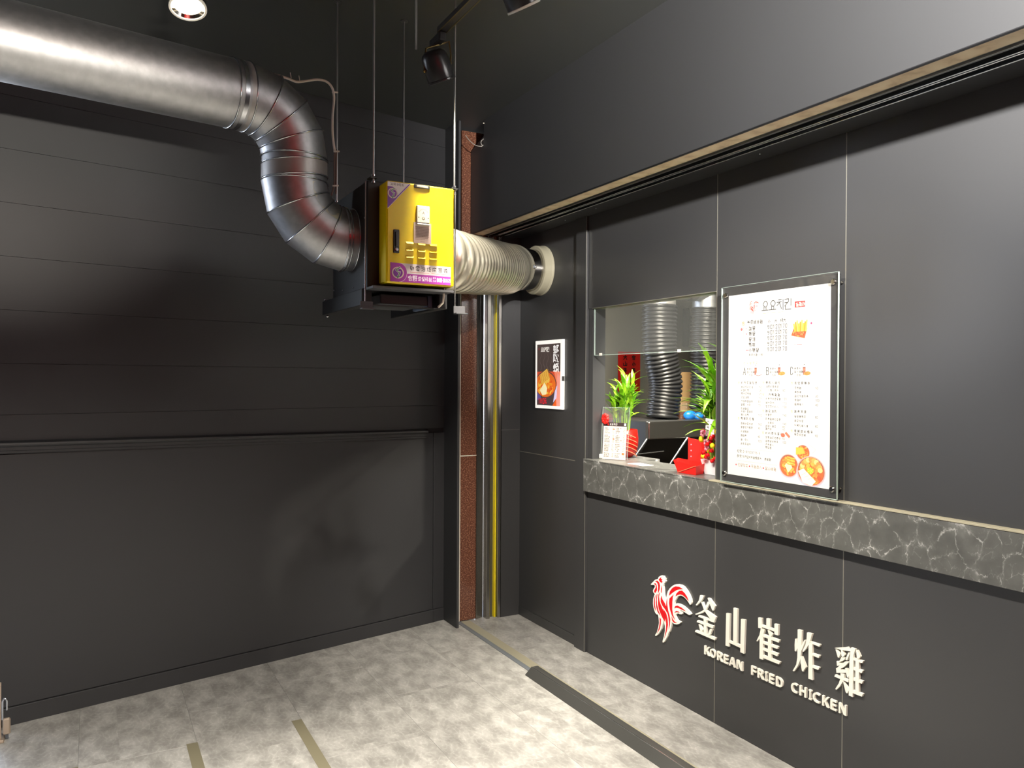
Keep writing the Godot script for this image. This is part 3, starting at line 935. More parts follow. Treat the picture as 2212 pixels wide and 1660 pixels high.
	tag(put("flexible_duct", st, M["black flex"]), "black ribbed flexible duct rising from the fryer hood", "duct", "black kitchen ducts")
	st = mb()
	flex_path(st, [V(3.90, 1.333, -4.22), V(3.90, 1.6, -4.2), V(3.88, 1.9, -4.18), V(3.88, 2.125, -4.17)], 0.11, 0.112, 0.026, 0.014, 30)
	tag(put("flexible_duct", st, M["black flex"]), "black ribbed flexible duct half hidden by the right frame of the opening", "duct", "black kitchen ducts")
	var dm := thing("steel_duct", V(3.65, 2.1, -4.15), "horizontal galvanised duct joining the two black kitchen ducts", "duct")
	st = mb()
	st.tube([V(3.42, 2.10, -4.15), V(3.42, 2.17, -4.15), V(3.435, 2.215, -4.15), V(3.47, 2.25, -4.15), V(3.52, 2.262, -4.15), V(4.6, 2.275, -4.16)], 0.105, 32)
	put("pipe", st, M["galvanised steel"], dm)
	st = mb()
	st.lathe([Vector2(0.107, 0), Vector2(0.110, 0.01), Vector2(0.110, 0.05), Vector2(0.107, 0.06)], V(3.42, 2.09, -4.15), Vector3.UP, 32)
	put("collar", st, M["sealing tape"], dm)
	st = mb()
	st.lathe([Vector2(0.107, 0), Vector2(0.110, 0.003), Vector2(0.110, 0.06), Vector2(0.107, 0.063)], V(3.66, 2.264, -4.152), Vector3.RIGHT, 32)
	put("collar", st, M["dull steel"], dm)
	st = mb()
	st.tube([V(3.88, 2.11, -4.17), V(3.88, 2.26, -4.165)], 0.112, 28)
	put("collar", st, M["galvanised steel"], dm)

	# small things on and around the hood
	var mo := thing("wall_bracket", V(4.6, 1.9, -5.15), "black wall bracket with a dark box beside the flexible ducts", "bracket")
	put("rail", bx(V(4.52, 1.89, -5.18), V(4.565, 2.225, -5.13), 0.006), M["black metal"], mo)
	put("box", bx(V(4.555, 1.96, -5.17), V(4.76, 2.16, -5.03), 0.008), M["grey enamel"], mo)
	st = mb()
	st.ball(V(3.60, 1.358, -4.04), V(0.055, 0.032, 0.03), 14, 8)
	st.ball(V(3.66, 1.352, -4.02), V(0.04, 0.026, 0.03), 12, 8)
	tag(put("pouch", st, M["blue pouch"]), "blue plastic pouch lying on the fryer hood", "pouch")
	var cu := thing("sauce_jar", V(3.60, 1.331, -4.13), "clear jar of brown sauce beside the black flexible duct", "jar")
	st = mb()
	st.lathe([Vector2(0.0, 0), Vector2(0.038, 0), Vector2(0.042, 0.05), Vector2(0.0, 0.05)], V(3.60, 1.331, -4.13), Vector3.UP, 20)
	put("sauce", st, M["brown sauce"], cu)
	st = mb()
	st.lathe([Vector2(0.044, 0), Vector2(0.047, 0.11)], V(3.60, 1.331, -4.13), Vector3.UP, 20)
	put("glass_wall", st, M["acrylic"], cu)
	st = bx(V(3.86, 1.3305, -4.445), V(4.08, 1.66, -4.425), 0.002)
	tag(put("cardboard_sheet", st, M["cardboard"]), "brown cardboard sheet standing behind the black ducts", "cardboard")
	put_paper("red_banner", V(3.845, 1.50, -5.195), V(4.075, 1.50, -5.195), 0.335, banner_tex(["萬", "山", "大"], 3), "red vertical banner with black brushwork on the left kitchen wall", "banner")
	put_paper("red_banner", V(4.885, 1.69, -5.195), V(5.10, 1.69, -5.195), 0.30, banner_tex(["吉", "大"], 5), "red paper sheet at the right end of the opening", "banner")

func put_paper(called: String, a: Vector3, b: Vector3, h: float, t: Texture2D, label: String, cat: String) -> MeshInstance3D:
	var st := mb()
	var n := (b - a).cross(Vector3.UP).normalized()
	var u := Vector3.UP * h
	st.quad(a, b, b + u, a + u, n)
	st.quad(a - n * 0.002, b - n * 0.002, b + u - n * 0.002, a + u - n * 0.002, -n, Rect2(0, 0, 0.01, 0.01))
	for e in [[a, b], [b, b + u], [b + u, a + u], [a + u, a]]:
		st.quad(e[0], e[1], e[1] - n * 0.002, e[0] - n * 0.002, (e[0] + e[1]) / 2 - (a + b + u) / 2, Rect2(0, 0, 0.01, 0.01))
	var m := StandardMaterial3D.new()
	m.resource_name = called
	m.albedo_texture = t
	m.roughness = 0.55
	var o := put(called, st, m)
	tag(o, label, cat)
	return o

func banner_tex(chars: Array, sd: int) -> Texture2D:
	var c := Cv.new(240, 360, Color(0.93, 0.10, 0.05))
	var g := RandomNumberGenerator.new()
	g.seed = sd
	for col in 2:
		var y := 30.0
		for k in 5:
			var s := 44.0
			var x := 150.0 if col == 0 else 56.0
			c.glyph(["山", "大", "人", "元", "小", "吉", "年"][g.randi() % 7], x, y, s * 0.9, s, 7, Color(0.12, 0.03, 0.02))
			y += 58
	return c.tex()

# ---------------------------------------------------------------- things on the counter
func leaf_mesh(len: float, wid: float, droop: float) -> MB:
	var st := mb()
	var n := 7
	var pc := []
	for k in n + 1:
		var t := float(k) / n
		pc.append([V(0, len * t * (1 - droop * t * 0.35), len * droop * t * t), wid * sin(PI * pow(t, 0.75)) * (1.0 - 0.15 * t) + 0.0006])
	for k in n:
		var a: Vector3 = pc[k][0]
		var b: Vector3 = pc[k + 1][0]
		var wa: float = pc[k][1]
		var wb: float = pc[k + 1][1]
		var fold := V(0, 0, 0.25)
		for s in [-1.0, 1.0]:
			var a2 := a + V(s, 0, 0) * wa - fold * wa
			var b2 := b + V(s, 0, 0) * wb - fold * wb
			st.tri(a, b, b2, V(0, 0, 1))
			st.tri(a, b2, a2, V(0, 0, 1))
			st.tri(a - V(0, 0, 0.0006), b - V(0, 0, 0.0006), b2 - V(0, 0, 0.0006), V(0, 0, -1))
			st.tri(a - V(0, 0, 0.0006), b2 - V(0, 0, 0.0006), a2 - V(0, 0, 0.0006), V(0, 0, -1))
	return st

func plant(root: Node3D, base: Vector3, stems: int, h0: float, h1: float, spread: float, ll: float, lw: float, per: int, sd: int, lean: float) -> void:
	var g := RandomNumberGenerator.new()
	g.seed = sd
	var shapes: Array[ArrayMesh] = []
	for k in 4:
		shapes.append(leaf_mesh(ll * (0.75 + 0.17 * k), lw * (0.85 + 0.1 * k), 0.15 + 0.17 * k).mesh(Vector3.ZERO))
	for s in stems:
		var a := g.randf() * TAU
		var rr := sqrt(g.randf()) * spread * 0.55
		var b := base + V(cos(a) * rr, 0, sin(a) * rr)
		var h := g.randf_range(h0, h1)
		var tip := base + V(cos(a) * (rr + spread * 0.45 * g.randf()), h, sin(a) * (rr + spread * 0.45 * g.randf()))
		var st := mb()
		st.tube([b, b.lerp(tip, 0.5) + V(0, 0.01, 0), tip], [0.0045, 0.004, 0.002], 7)
		put("stem", st, M["cane"], root)
		for k in per:
			var t := 0.42 + 0.58 * (k + g.randf() * 0.6) / per
			var p := b.lerp(tip, minf(t, 1.0))
			var yaw := g.randf() * TAU
			var tilt := g.randf_range(0.12, lean) * (1.25 - 0.75 * t)
			var o := MeshInstance3D.new()
			o.name = "leaf"
			o.mesh = shapes[g.randi() % 4]
			o.material_override = M["leaf %d" % [0, 0, 1, 2][g.randi() % 4]]
			o.transform = Transform3D(Basis(Vector3.UP, yaw) * Basis(Vector3.RIGHT, tilt), p - root.position)
			root.add_child(o, true)

func counter_things() -> void:
	var st := mb()
	# left plant in a banded red pot
	var p0 := V(2.785, 1.139, -3.715)
	var pot := thing("plant_pot", p0, "red lacquer pot with pale spiral bands behind the small menu stand", "pot")
	st = mb()
	var prof := [Vector2(0.055, 0), Vector2(0.080, 0.02), Vector2(0.094, 0.07), Vector2(0.095, 0.11), Vector2(0.088, 0.165), Vector2(0.080, 0.165), Vector2(0.078, 0.15), Vector2(0.0, 0.15)]
	st.lathe(prof, p0, Vector3.UP, 32, false)
	put("pot_body", st, M["red lacquer"], pot)
	for k in 5:
		st = mb()
		var path := []
		for j in 15:
			var a := -1.2 + 2.6 * j / 14.0 + k * 0.15
			var y := 0.03 + k * 0.024 + 0.035 * sin(a + 0.4)
			var r := lerpf(0.083, 0.0955, clampf(y / 0.08, 0, 1)) if y < 0.11 else lerpf(0.0955, 0.089, clampf((y - 0.11) / 0.055, 0, 1))
			path.append(p0 + V(cos(a + 1.9) * r, y, sin(a + 1.9) * r))
		st.tube(path, 0.0028, 6)
		put("pot_band", st, M["orange band"], pot)
	var pl := thing("potted_bamboo", p0 + V(0, 0.15, 0), "bushy lucky bamboo at the left end of the serving counter", "plant")
	plant(pl, p0 + V(0, 0.15, 0), 26, 0.16, 0.34, 0.085, 0.105, 0.0105, 6, 11, 0.95)
	var bow := thing("ribbon_flower", V(2.62, 1.345, -3.655), "red ribbon flower tied to the left bamboo", "ribbon flower")
	for k in 9:
		st = mb()
		var a := TAU * k / 8.0
		st.ball(V(2.615, 1.372, -3.655) + V(0, 0.020 * sin(a), 0.020 * cos(a)) * (0.0 if k == 8 else 1.0), V(0.011, 0.013, 0.013), 8, 5)
		put("petal", st, M["red paper"], bow)

	# small acrylic menu stand
	var ms := thing("menu_stand", V(2.62, 1.139, -3.59), "small price list in a clear acrylic stand at the left of the counter", "menu stand")
	var A := V(2.598, 1.141, -3.658)
	var B := V(2.672, 1.141, -3.536)
	var d := (B - A).normalized()
	var n := d.cross(Vector3.UP).normalized()
	var lean := (Vector3.UP - n * 0.10).normalized()
	st = mb()
	st.quad(A, B, B + lean * 0.212, A + lean * 0.212, n)
	var pm := StandardMaterial3D.new()
	pm.resource_name = "price list"
	pm.roughness = 0.3
	pm.albedo_texture = small_menu_tex()
	put("price_list", st, pm, ms, "printed price list")
	st = mb()
	var f := Transform3D(Basis(d, lean, n), A - d * 0.012 - n * 0.002)
	st.ext(PackedVector2Array([Vector2(0, 0), Vector2(0.166, 0), Vector2(0.166, 0.30), Vector2(0, 0.30)]), f, -0.003, 0.0)
	put("acrylic_sheet", st, M["acrylic"], ms)
	st = mb()
	for e in [[Vector2(0, 0), Vector2(0.0012, 0.30)], [Vector2(0.1648, 0), Vector2(0.166, 0.30)], [Vector2(0, 0.2988), Vector2(0.166, 0.30)]]:
		st.ext(PackedVector2Array([e[0], Vector2(e[1].x, e[0].y), e[1], Vector2(e[0].x, e[1].y)]), f, -0.0032, 0.0004)
	put("acrylic_edge", st, M["glass edge"], ms)
	st = mb()
	st.ext(PackedVector2Array([Vector2(-0.005, -0.003), Vector2(0.15, -0.003), Vector2(0.15, 0.0), Vector2(-0.005, 0.0)]), Transform3D(Basis(d, Vector3.UP, n), A), -0.07, 0.012)
	put("foot", st, M["acrylic"], ms)
	tag(put("paper_slip", bx(V(2.585, 1.1385, -3.40), V(2.66, 1.1392, -3.27)), M["receipt paper"]), "thin white paper slip lying flat on the counter top", "paper")
	st = bx(V(2.60, 1.139, -3.712), V(2.64, 1.165, -3.686), 0.003)
	tag(put("clip_block", st, M["white plastic"]), "tiny pale block on the counter at the left jamb", "block")

	# right plant with its white trough
	var p1 := V(2.69, 1.139, -2.775)
	var tr := thing("planter_trough", p1, "small white ceramic trough of flowers at the right frame of the opening", "planter")
	st = mb()
	for k in [[0.0, 0.066, 0.055, 0.075]]:
		var lo := PackedVector2Array([Vector2(-0.085, -0.045), Vector2(0.085, -0.045), Vector2(0.085, 0.045), Vector2(-0.085, 0.045)])
		for j in 4:
			var a := lo[j]
			var b := lo[(j + 1) % 4]
			var a2 := a * 1.22
			var b2 := b * 1.22
			var o := V((a.x + b.x), 0, (a.y + b.y))
			o = V(a.y + b.y, 0, a.x + b.x)
			st.quad(p1 + V(a.y, 0, a.x), p1 + V(b.y, 0, b.x), p1 + V(b2.y, 0.072, b2.x), p1 + V(a2.y, 0.072, a2.x), o)
		st.quad(p1 + V(-0.052, 0.066, -0.1), p1 + V(0.052, 0.066, -0.1), p1 + V(0.052, 0.066, 0.1), p1 + V(-0.052, 0.066, 0.1), Vector3.UP)
	put("trough_body", st, M["white ceramic"], tr)
	var pr := thing("potted_bamboo", p1 + V(0, 0.066, 0), "tall leafy bamboo at the right end of the serving opening", "plant")
	plant(pr, p1 + V(0.01, 0.066, -0.035), 21, 0.24, 0.50, 0.13, 0.185, 0.0150, 9, 23, 1.45)
	var fl := thing("flower_bunch", p1 + V(-0.03, 0.066, -0.02), "bunch of red berries with pink and yellow blossoms in the white trough", "flowers")
	var g := RandomNumberGenerator.new()
	g.seed = 77
	for k in 46:
		st = mb()
		var c := p1 + V(-0.05 + g.randf_range(-0.03, 0.03), 0.068 + g.randf() * 0.155, g.randf_range(-0.075, 0.06))
		var kind := g.randi() % 10
		if kind < 6:
			st.ball(c, V(0.011, 0.011, 0.011), 10, 6)
			put("berry", st, M["berry red"], fl)
		elif kind < 8:
			for j in 5:
				st.ball(c + V(-0.004, 0.011 * sin(TAU * j / 5), 0.011 * cos(TAU * j / 5)), V(0.004, 0.008, 0.008), 8, 4)
			put("blossom", st, M["petal pink"], fl)
		else:
			st.ball(c, V(0.010, 0.014, 0.014), 8, 5)
			put("blossom", st, M["yellow petal"] if k % 3 else M["magenta petal"], fl)
	st = mb()
	st.ball(p1 + V(-0.055, 0.205, -0.085), V(0.013, 0.018, 0.018), 10, 6)
	put("blossom", st, M["magenta petal"], fl)
	st = mb()
	st.ball(p1 + V(-0.055, 0.17, -0.098), V(0.013, 0.017, 0.015), 10, 6)
	put("blossom", st, M["yellow petal"], fl)
	var c2 := Cv.new(80, 140, Color(0.95, 0.93, 0.95))
	for k in 5:
		c2.glyph(["大", "吉", "年", "人", "山"][k], 10 + 34 * (k % 2), 12 + 24 * k, 26, 22, 3, Color(0.25, 0.22, 0.3))
	put_paper("gift_tag", p1 + V(-0.062, 0.19, -0.062), p1 + V(-0.052, 0.185, -0.012), 0.085, c2.tex(), "white handwritten tag among the berries", "tag")
	# red cards and the folded red tray
	st = mb()
	var bd := V(0.35, 0, 0.94).normalized()
	f = Transform3D(Basis(bd, Vector3.UP, bd.cross(Vector3.UP)), V(2.640, 1.1395, -2.975))
	st.ext(PackedVector2Array([Vector2(0, 0), Vector2(0.105, 0), Vector2(0.092, 0.155), Vector2(0.0, 0.17)]), f, -0.003, 0.0)
	var rc := thing("red_card", V(2.65, 1.1395, -2.93), "upright red greeting card standing beside the white trough", "card")
	put("card", st, M["red paper"], rc)
	for k in 3:
		st = mb()
		st.ball(f * V(0.018, 0.135 - 0.03 * k, 0.002), V(0.003, 0.005, 0.004), 6, 4)
		put("gold_dot", st, M["petal pink"], rc)
	var rt := thing("red_tray", V(2.60, 1.1385, -2.93), "folded red paper tray lying at the front of the counter", "tray")
	st = mb()
	var q := [V(2.565, 1.139, -2.965), V(2.565, 1.139, -2.835), V(2.640, 1.139, -2.865), V(2.632, 1.139, -3.02)]
	var tq := [V(2.553, 1.198, -2.985), V(2.548, 1.186, -2.815), V(2.645, 1.192, -2.855), V(2.64, 1.20, -3.05)]
	var mid := V(2.60, 1.15, -2.93)
	for k in 4:
		var k2 := (k + 1) % 4
		st.tri(q[k], q[k2], tq[k2], (q[k] + q[k2]) / 2 - mid)
		st.tri(q[k], tq[k2], tq[k], (q[k] + q[k2]) / 2 - mid)
	st.tri(q[0], q[1], q[2], Vector3.UP)
	st.tri(q[0], q[2], q[3], Vector3.UP)
	put("tray_body", st, M["red paper"], rt)
	st = mb()
	st.tube([q[0], tq[1]], 0.002, 6)
	put("crease", st, M["orange band"], rt)

func small_menu_tex() -> Texture2D:
	var c := Cv.new(420, 600, Color(0.80, 0.77, 0.73))
	c.rect(0, 0, 420, 62, Color(0.22, 0.18, 0.18))
	c.text("요요치킨", 110, 14, 30, 34, 36, 4, Color(0.9, 0.9, 0.9))
	c.oval(Vector2(80, 30), 14, 20, Color(0.8, 0.15, 0.12))
	c.rect(372, 10, 34, 40, Color(0.9, 0.9, 0.9))
	var g := RandomNumberGenerator.new()
	g.seed = 3
	var keys := "無骨韓式炸雞甜醬辣蒜味油原年糕套餐牛肉麵飲紅茶"
	for col in 2:
		var y := 84.0
		for r in 17:
			if r % 5 == 4:
				y += 16
			var t := ""
			for k in 3 + g.randi() % 4:
				t += keys[g.randi() % keys.length()]
			c.text(t, 24 + col * 200, y, 17, 19, 20, 2, Color(0.22, 0.19, 0.18))
			c.text(str(40 + 10 * (g.randi() % 14)), 158 + col * 200, y, 13, 18, 13, 2, Color(0.22, 0.19, 0.18))
			y += 26
	c.oval(Vector2(370, 505), 24, 17, Color(0.78, 0.40, 0.22))
	c.oval(Vector2(190, 110), 20, 9, Color(0.72, 0.35, 0.20))
	c.oval(Vector2(190, 270), 18, 9, Color(0.72, 0.35, 0.20))
	return c.tex()

# ---------------------------------------------------------------- the galvanised duct
func duct() -> void:
	var R := 0.125
	var o := thing("exhaust_duct", V(0.70, 2.0, -3.08), "large galvanised exhaust duct with segmented elbows under the ceiling", "duct")
	var A := V(0.700, 2.464, -3.08)             # top of the straight drop
	var B := V(0.700, 2.370, -3.08)
	var hd := V(-0.979, -0.012, 0.206).normalized()
	var corner := V(0.700, 2.664, -3.08)
	var S := corner + hd * 0.20
	var far := corner + hd * 2.6
	# straight run
	var st := mb()
	var e := st.gore(S + hd * 0.06, -hd, far, -hd, R)
	put("straight_pipe", st, M["galvanised steel"], o)
	ringed(o, e[0], S + hd * 0.06)
	# joint sleeve with its tape
	st = mb()
	st.gore(S + hd * 0.0, -hd, S + hd * 0.06, -hd, R * 1.012)
	put("joint_sleeve", st, M["galvanised steel"], o)
	st = mb()
	st.gore(S + hd * 0.028, -hd, S + hd * 0.044, -hd, R * 1.022)
	put("joint_bead", st, M["bead steel"], o)
	st = mb()
	st.gore(S + hd * 0.002, -hd, S + hd * 0.018, -hd, R * 1.02)
	put("joint_tape", st, M["sealing tape"], o)
	# upper elbow: from -hd to straight down
	elbow(o, S, A, -hd, Vector3.DOWN, corner, 4, R)
	# straight drop with coupling band
	st = mb()
	e = st.gore(A, Vector3.DOWN, B, Vector3.DOWN, R * 0.995)
	put("drop_pipe", st, M["galvanised steel"], o)
	st = mb()
	var tiltn := V(0.10, -1, -0.02).normalized()
	e = st.gore(V(0.70, 2.445, -3.08), tiltn, V(0.70, 2.385, -3.08), tiltn, R * 1.012)
	put("coupling_band", st, M["sealing tape"], o)
	ringed(o, e[0], V(0.70, 2.445, -3.08))
	ringed(o, e[1], V(0.70, 2.385, -3.08))
	# lower elbow: from down to +x
	var C := V(0.890, 2.165, -3.08)
	elbow(o, B, C, Vector3.DOWN, Vector3.RIGHT, V(0.700, 2.165, -3.08), 4, R)
	st = mb()
	e = st.gore(C, Vector3.RIGHT, V(0.938, 2.165, -3.08), Vector3.RIGHT, R * 0.985)
	put("spigot", st, M["galvanised steel"], o)
	for x in [0.886, 0.902, 0.930]:
		st = mb()
		var c := []
		for j in 48:
			c.append(V(x, 2.165 + sin(TAU * j / 48) * R * 1.008, -3.08 + cos(TAU * j / 48) * R * 1.008))
		st.tube(c, 0.003, 8, false, true)
		put("seam_bead", st, M["bead steel"], o)
	# foil tape patch down the front of the lower elbow
	for seg in [[0.02, 0.30], [0.31, 0.60], [0.61, 0.82]]:
		st = mb()
		var cc := V(0.893, 2.363, -3.08)
		var n := 10
		for k in n:
			var q := []
			for a in [lerpf(seg[0], seg[1], float(k) / n), lerpf(seg[0], seg[1], float(k + 1) / n)]:
				var th: float = a * PI / 2
				var ax := cc + V(-cos(th), -sin(th), 0) * 0.196
				var out := V(-cos(th), -sin(th), 0)
				var ring := []
				for ph in [1.92, 2.10, 2.28]:
					var nn: Vector3 = out * cos(ph) + V(0, 0, 1) * sin(ph)
					ring.append([ax + nn * (R * 1.022), nn])
				q.append(ring)
			for j in 2:
				st.face(q[0][j][0], q[0][j + 1][0], q[1][j + 1][0], q[1][j][0], q[0][j][1], q[0][j + 1][1], q[1][j + 1][1], q[1][j][1])
		put("foil_tape", st, M["foil tape"], o)

	# flexible duct from the purifier to the wall
	var fx := thing("flexible_duct", V(1.8, 2.0, -3.6), "ribbed aluminium flexible duct from yellow cabinet to wall collar", "duct")
	st = mb()
	flex_path(st, [V(1.262, 2.140, -3.08), V(1.33, 2.125, -3.09), V(1.443, 2.127, -3.176), V(1.713, 2.167, -3.461), V(1.998, 2.214, -3.782), V(2.16, 2.255, -4.02), V(2.25, 2.285, -4.17), V(2.332, 2.302, -4.262)], 0.130, 0.139, 0.046, 0.019, 44)
	put("ribbed_hose", st, M["flex aluminium"], fx)
	var wc := thing("wall_collar", V(2.47, 2.15, -4.275), "short steel collar and pale ring where the flexible duct enters the wall", "duct collar")
	st = mb()
	st.lathe([Vector2(0.130, 0), Vector2(0.130, 0.18)], V(2.315, 2.302, -4.275), Vector3.RIGHT, 48)
	put("collar_pipe", st, M["stainless steel"], wc)
	st = mb()
	st.lathe([Vector2(0.1305, 0), Vector2(0.134, 0.003), Vector2(0.134, 0.011), Vector2(0.1305, 0.014)], V(2.400, 2.302, -4.275), Vector3.RIGHT, 48)
	st.box(V(2.396, 2.29, -4.148), V(2.418, 2.312, -4.13), 0.003)
	st.ball(V(2.424, 2.300, -4.139), V(0.008, 0.008, 0.008), 10, 6)
	put("hose_clamp", st, M["bead steel"], wc)
	st = mb()
	st.lathe([Vector2(0.131, 0), Vector2(0.150, 0.0), Vector2(0.156, 0.006), Vector2(0.156, 0.050), Vector2(0.160, 0.056), Vector2(0.160, 0.064)], V(2.486, 2.302, -4.275), Vector3.RIGHT, 56)
	put("wall_ring", st, M["grey plastic ring"], wc, "pale grey ring against the wall")

func ringed(o: Node, ring: Array, c: Vector3) -> void:
	var st := mb()
	var p := []
	for q in ring:
		p.append(c + ((q as Vector3) - c) * 1.012)
	st.tube(p, 0.0032, 8, false, true)
	put("seam_bead", st, M["bead steel"], o)

func elbow(o: Node, a: Vector3, b: Vector3, da: Vector3, db: Vector3, corner: Vector3, n: int, R: float) -> void:
	# centre line: n straight gores between a and b, turning evenly from da to db
	var axis := da.cross(db).normalized()
	var ang := da.angle_to(db)
	var c := a + (db - da * da.dot(db)).normalized() * (a.distance_to(corner))
	var p := []
	var d := []
	for k in n + 1:
		p.append(c + (a - c).rotated(axis, ang * k / n))
		d.append(da.rotated(axis, ang * k / n))
	p[n] = b
	for k in n:
		var st := mb()
		var e := st.gore(p[k], d[k], p[k + 1], d[k + 1], R)
		put("elbow_segment", st, M["galvanised steel"], o)
		ringed(o, e[0], p[k])
		if k == n - 1:
			ringed(o, e[1], p[k + 1])

# ---------------------------------------------------------------- the hung purifier
const DX0 := 0.975
const DX1 := 1.256
const DY0 := 1.963
const DY1 := 2.351
const DZ := -2.780

func on_door(u0: float, v0: float, u1: float, v1: float, z0: float, z1: float, bev := 0.0) -> MB:
	return bx(V(lerpf(DX0, DX1, u0), lerpf(DY1, DY0, v1), DZ + z0), V(lerpf(DX0, DX1, u1), lerpf(DY1, DY0, v0), DZ + z1), bev)

func door_print(called: String, poly: PackedVector2Array, t: Texture2D, parent: Node, label: String) -> void:
	var st := mb()
	var lo := poly[0]
	var hi := poly[0]
	for p in poly:
		lo = lo.min(p)
		hi = hi.max(p)
	var ix := Geometry2D.triangulate_polygon(poly)
	for k in range(0, ix.size(), 3):
		var w := []
		var uv := []
		for j in 3:
			var p := poly[ix[k + j]]
			w.append(V(lerpf(DX0, DX1, p.x), lerpf(DY1, DY0, p.y), DZ + 0.0012))
			uv.append((p - lo) / (hi - lo))
		st.tri(w[0], w[1], w[2], V(0, 0, 1), null, null, null, uv[0], uv[1], uv[2])
	var m := StandardMaterial3D.new()
	m.resource_name = called
	m.albedo_texture = t
	m.roughness = 0.35
	m.texture_repeat = false
	put(called, st, m, parent, label)

func logo(c: Cv, ctr: Vector2, r: float) -> void:
	c.oval(ctr, r, r, Color(0.88, 0.80, 0.72))
	c.oval(ctr, r * 0.80, r * 0.80, Color(0.50, 0.20, 0.60))
	for w in [[0.30, Color(0.85, 0.84, 0.80)], [0.15, Color(0.36, 0.48, 0.36)]]:
		var p := [Vector2(0.35, -0.95), Vector2(-0.30, -0.45), Vector2(0.28, 0.05), Vector2(-0.05, 0.85)]
		for k in 3:
			c.seg(ctr + p[k] * r, ctr + p[k + 1] * r, r * w[0], w[1])
	c.poly(PackedVector2Array([ctr + Vector2(-0.35, 0.55) * r, ctr + Vector2(0.25, 0.6) * r, ctr + Vector2(-0.05, 1.0) * r]), Color(0.36, 0.50, 0.36))
	c.seg(ctr + Vector2(0.0, -0.2) * r, ctr + Vector2(0.45, -0.15) * r, r * 0.12, Color(0.86, 0.84, 0.8))

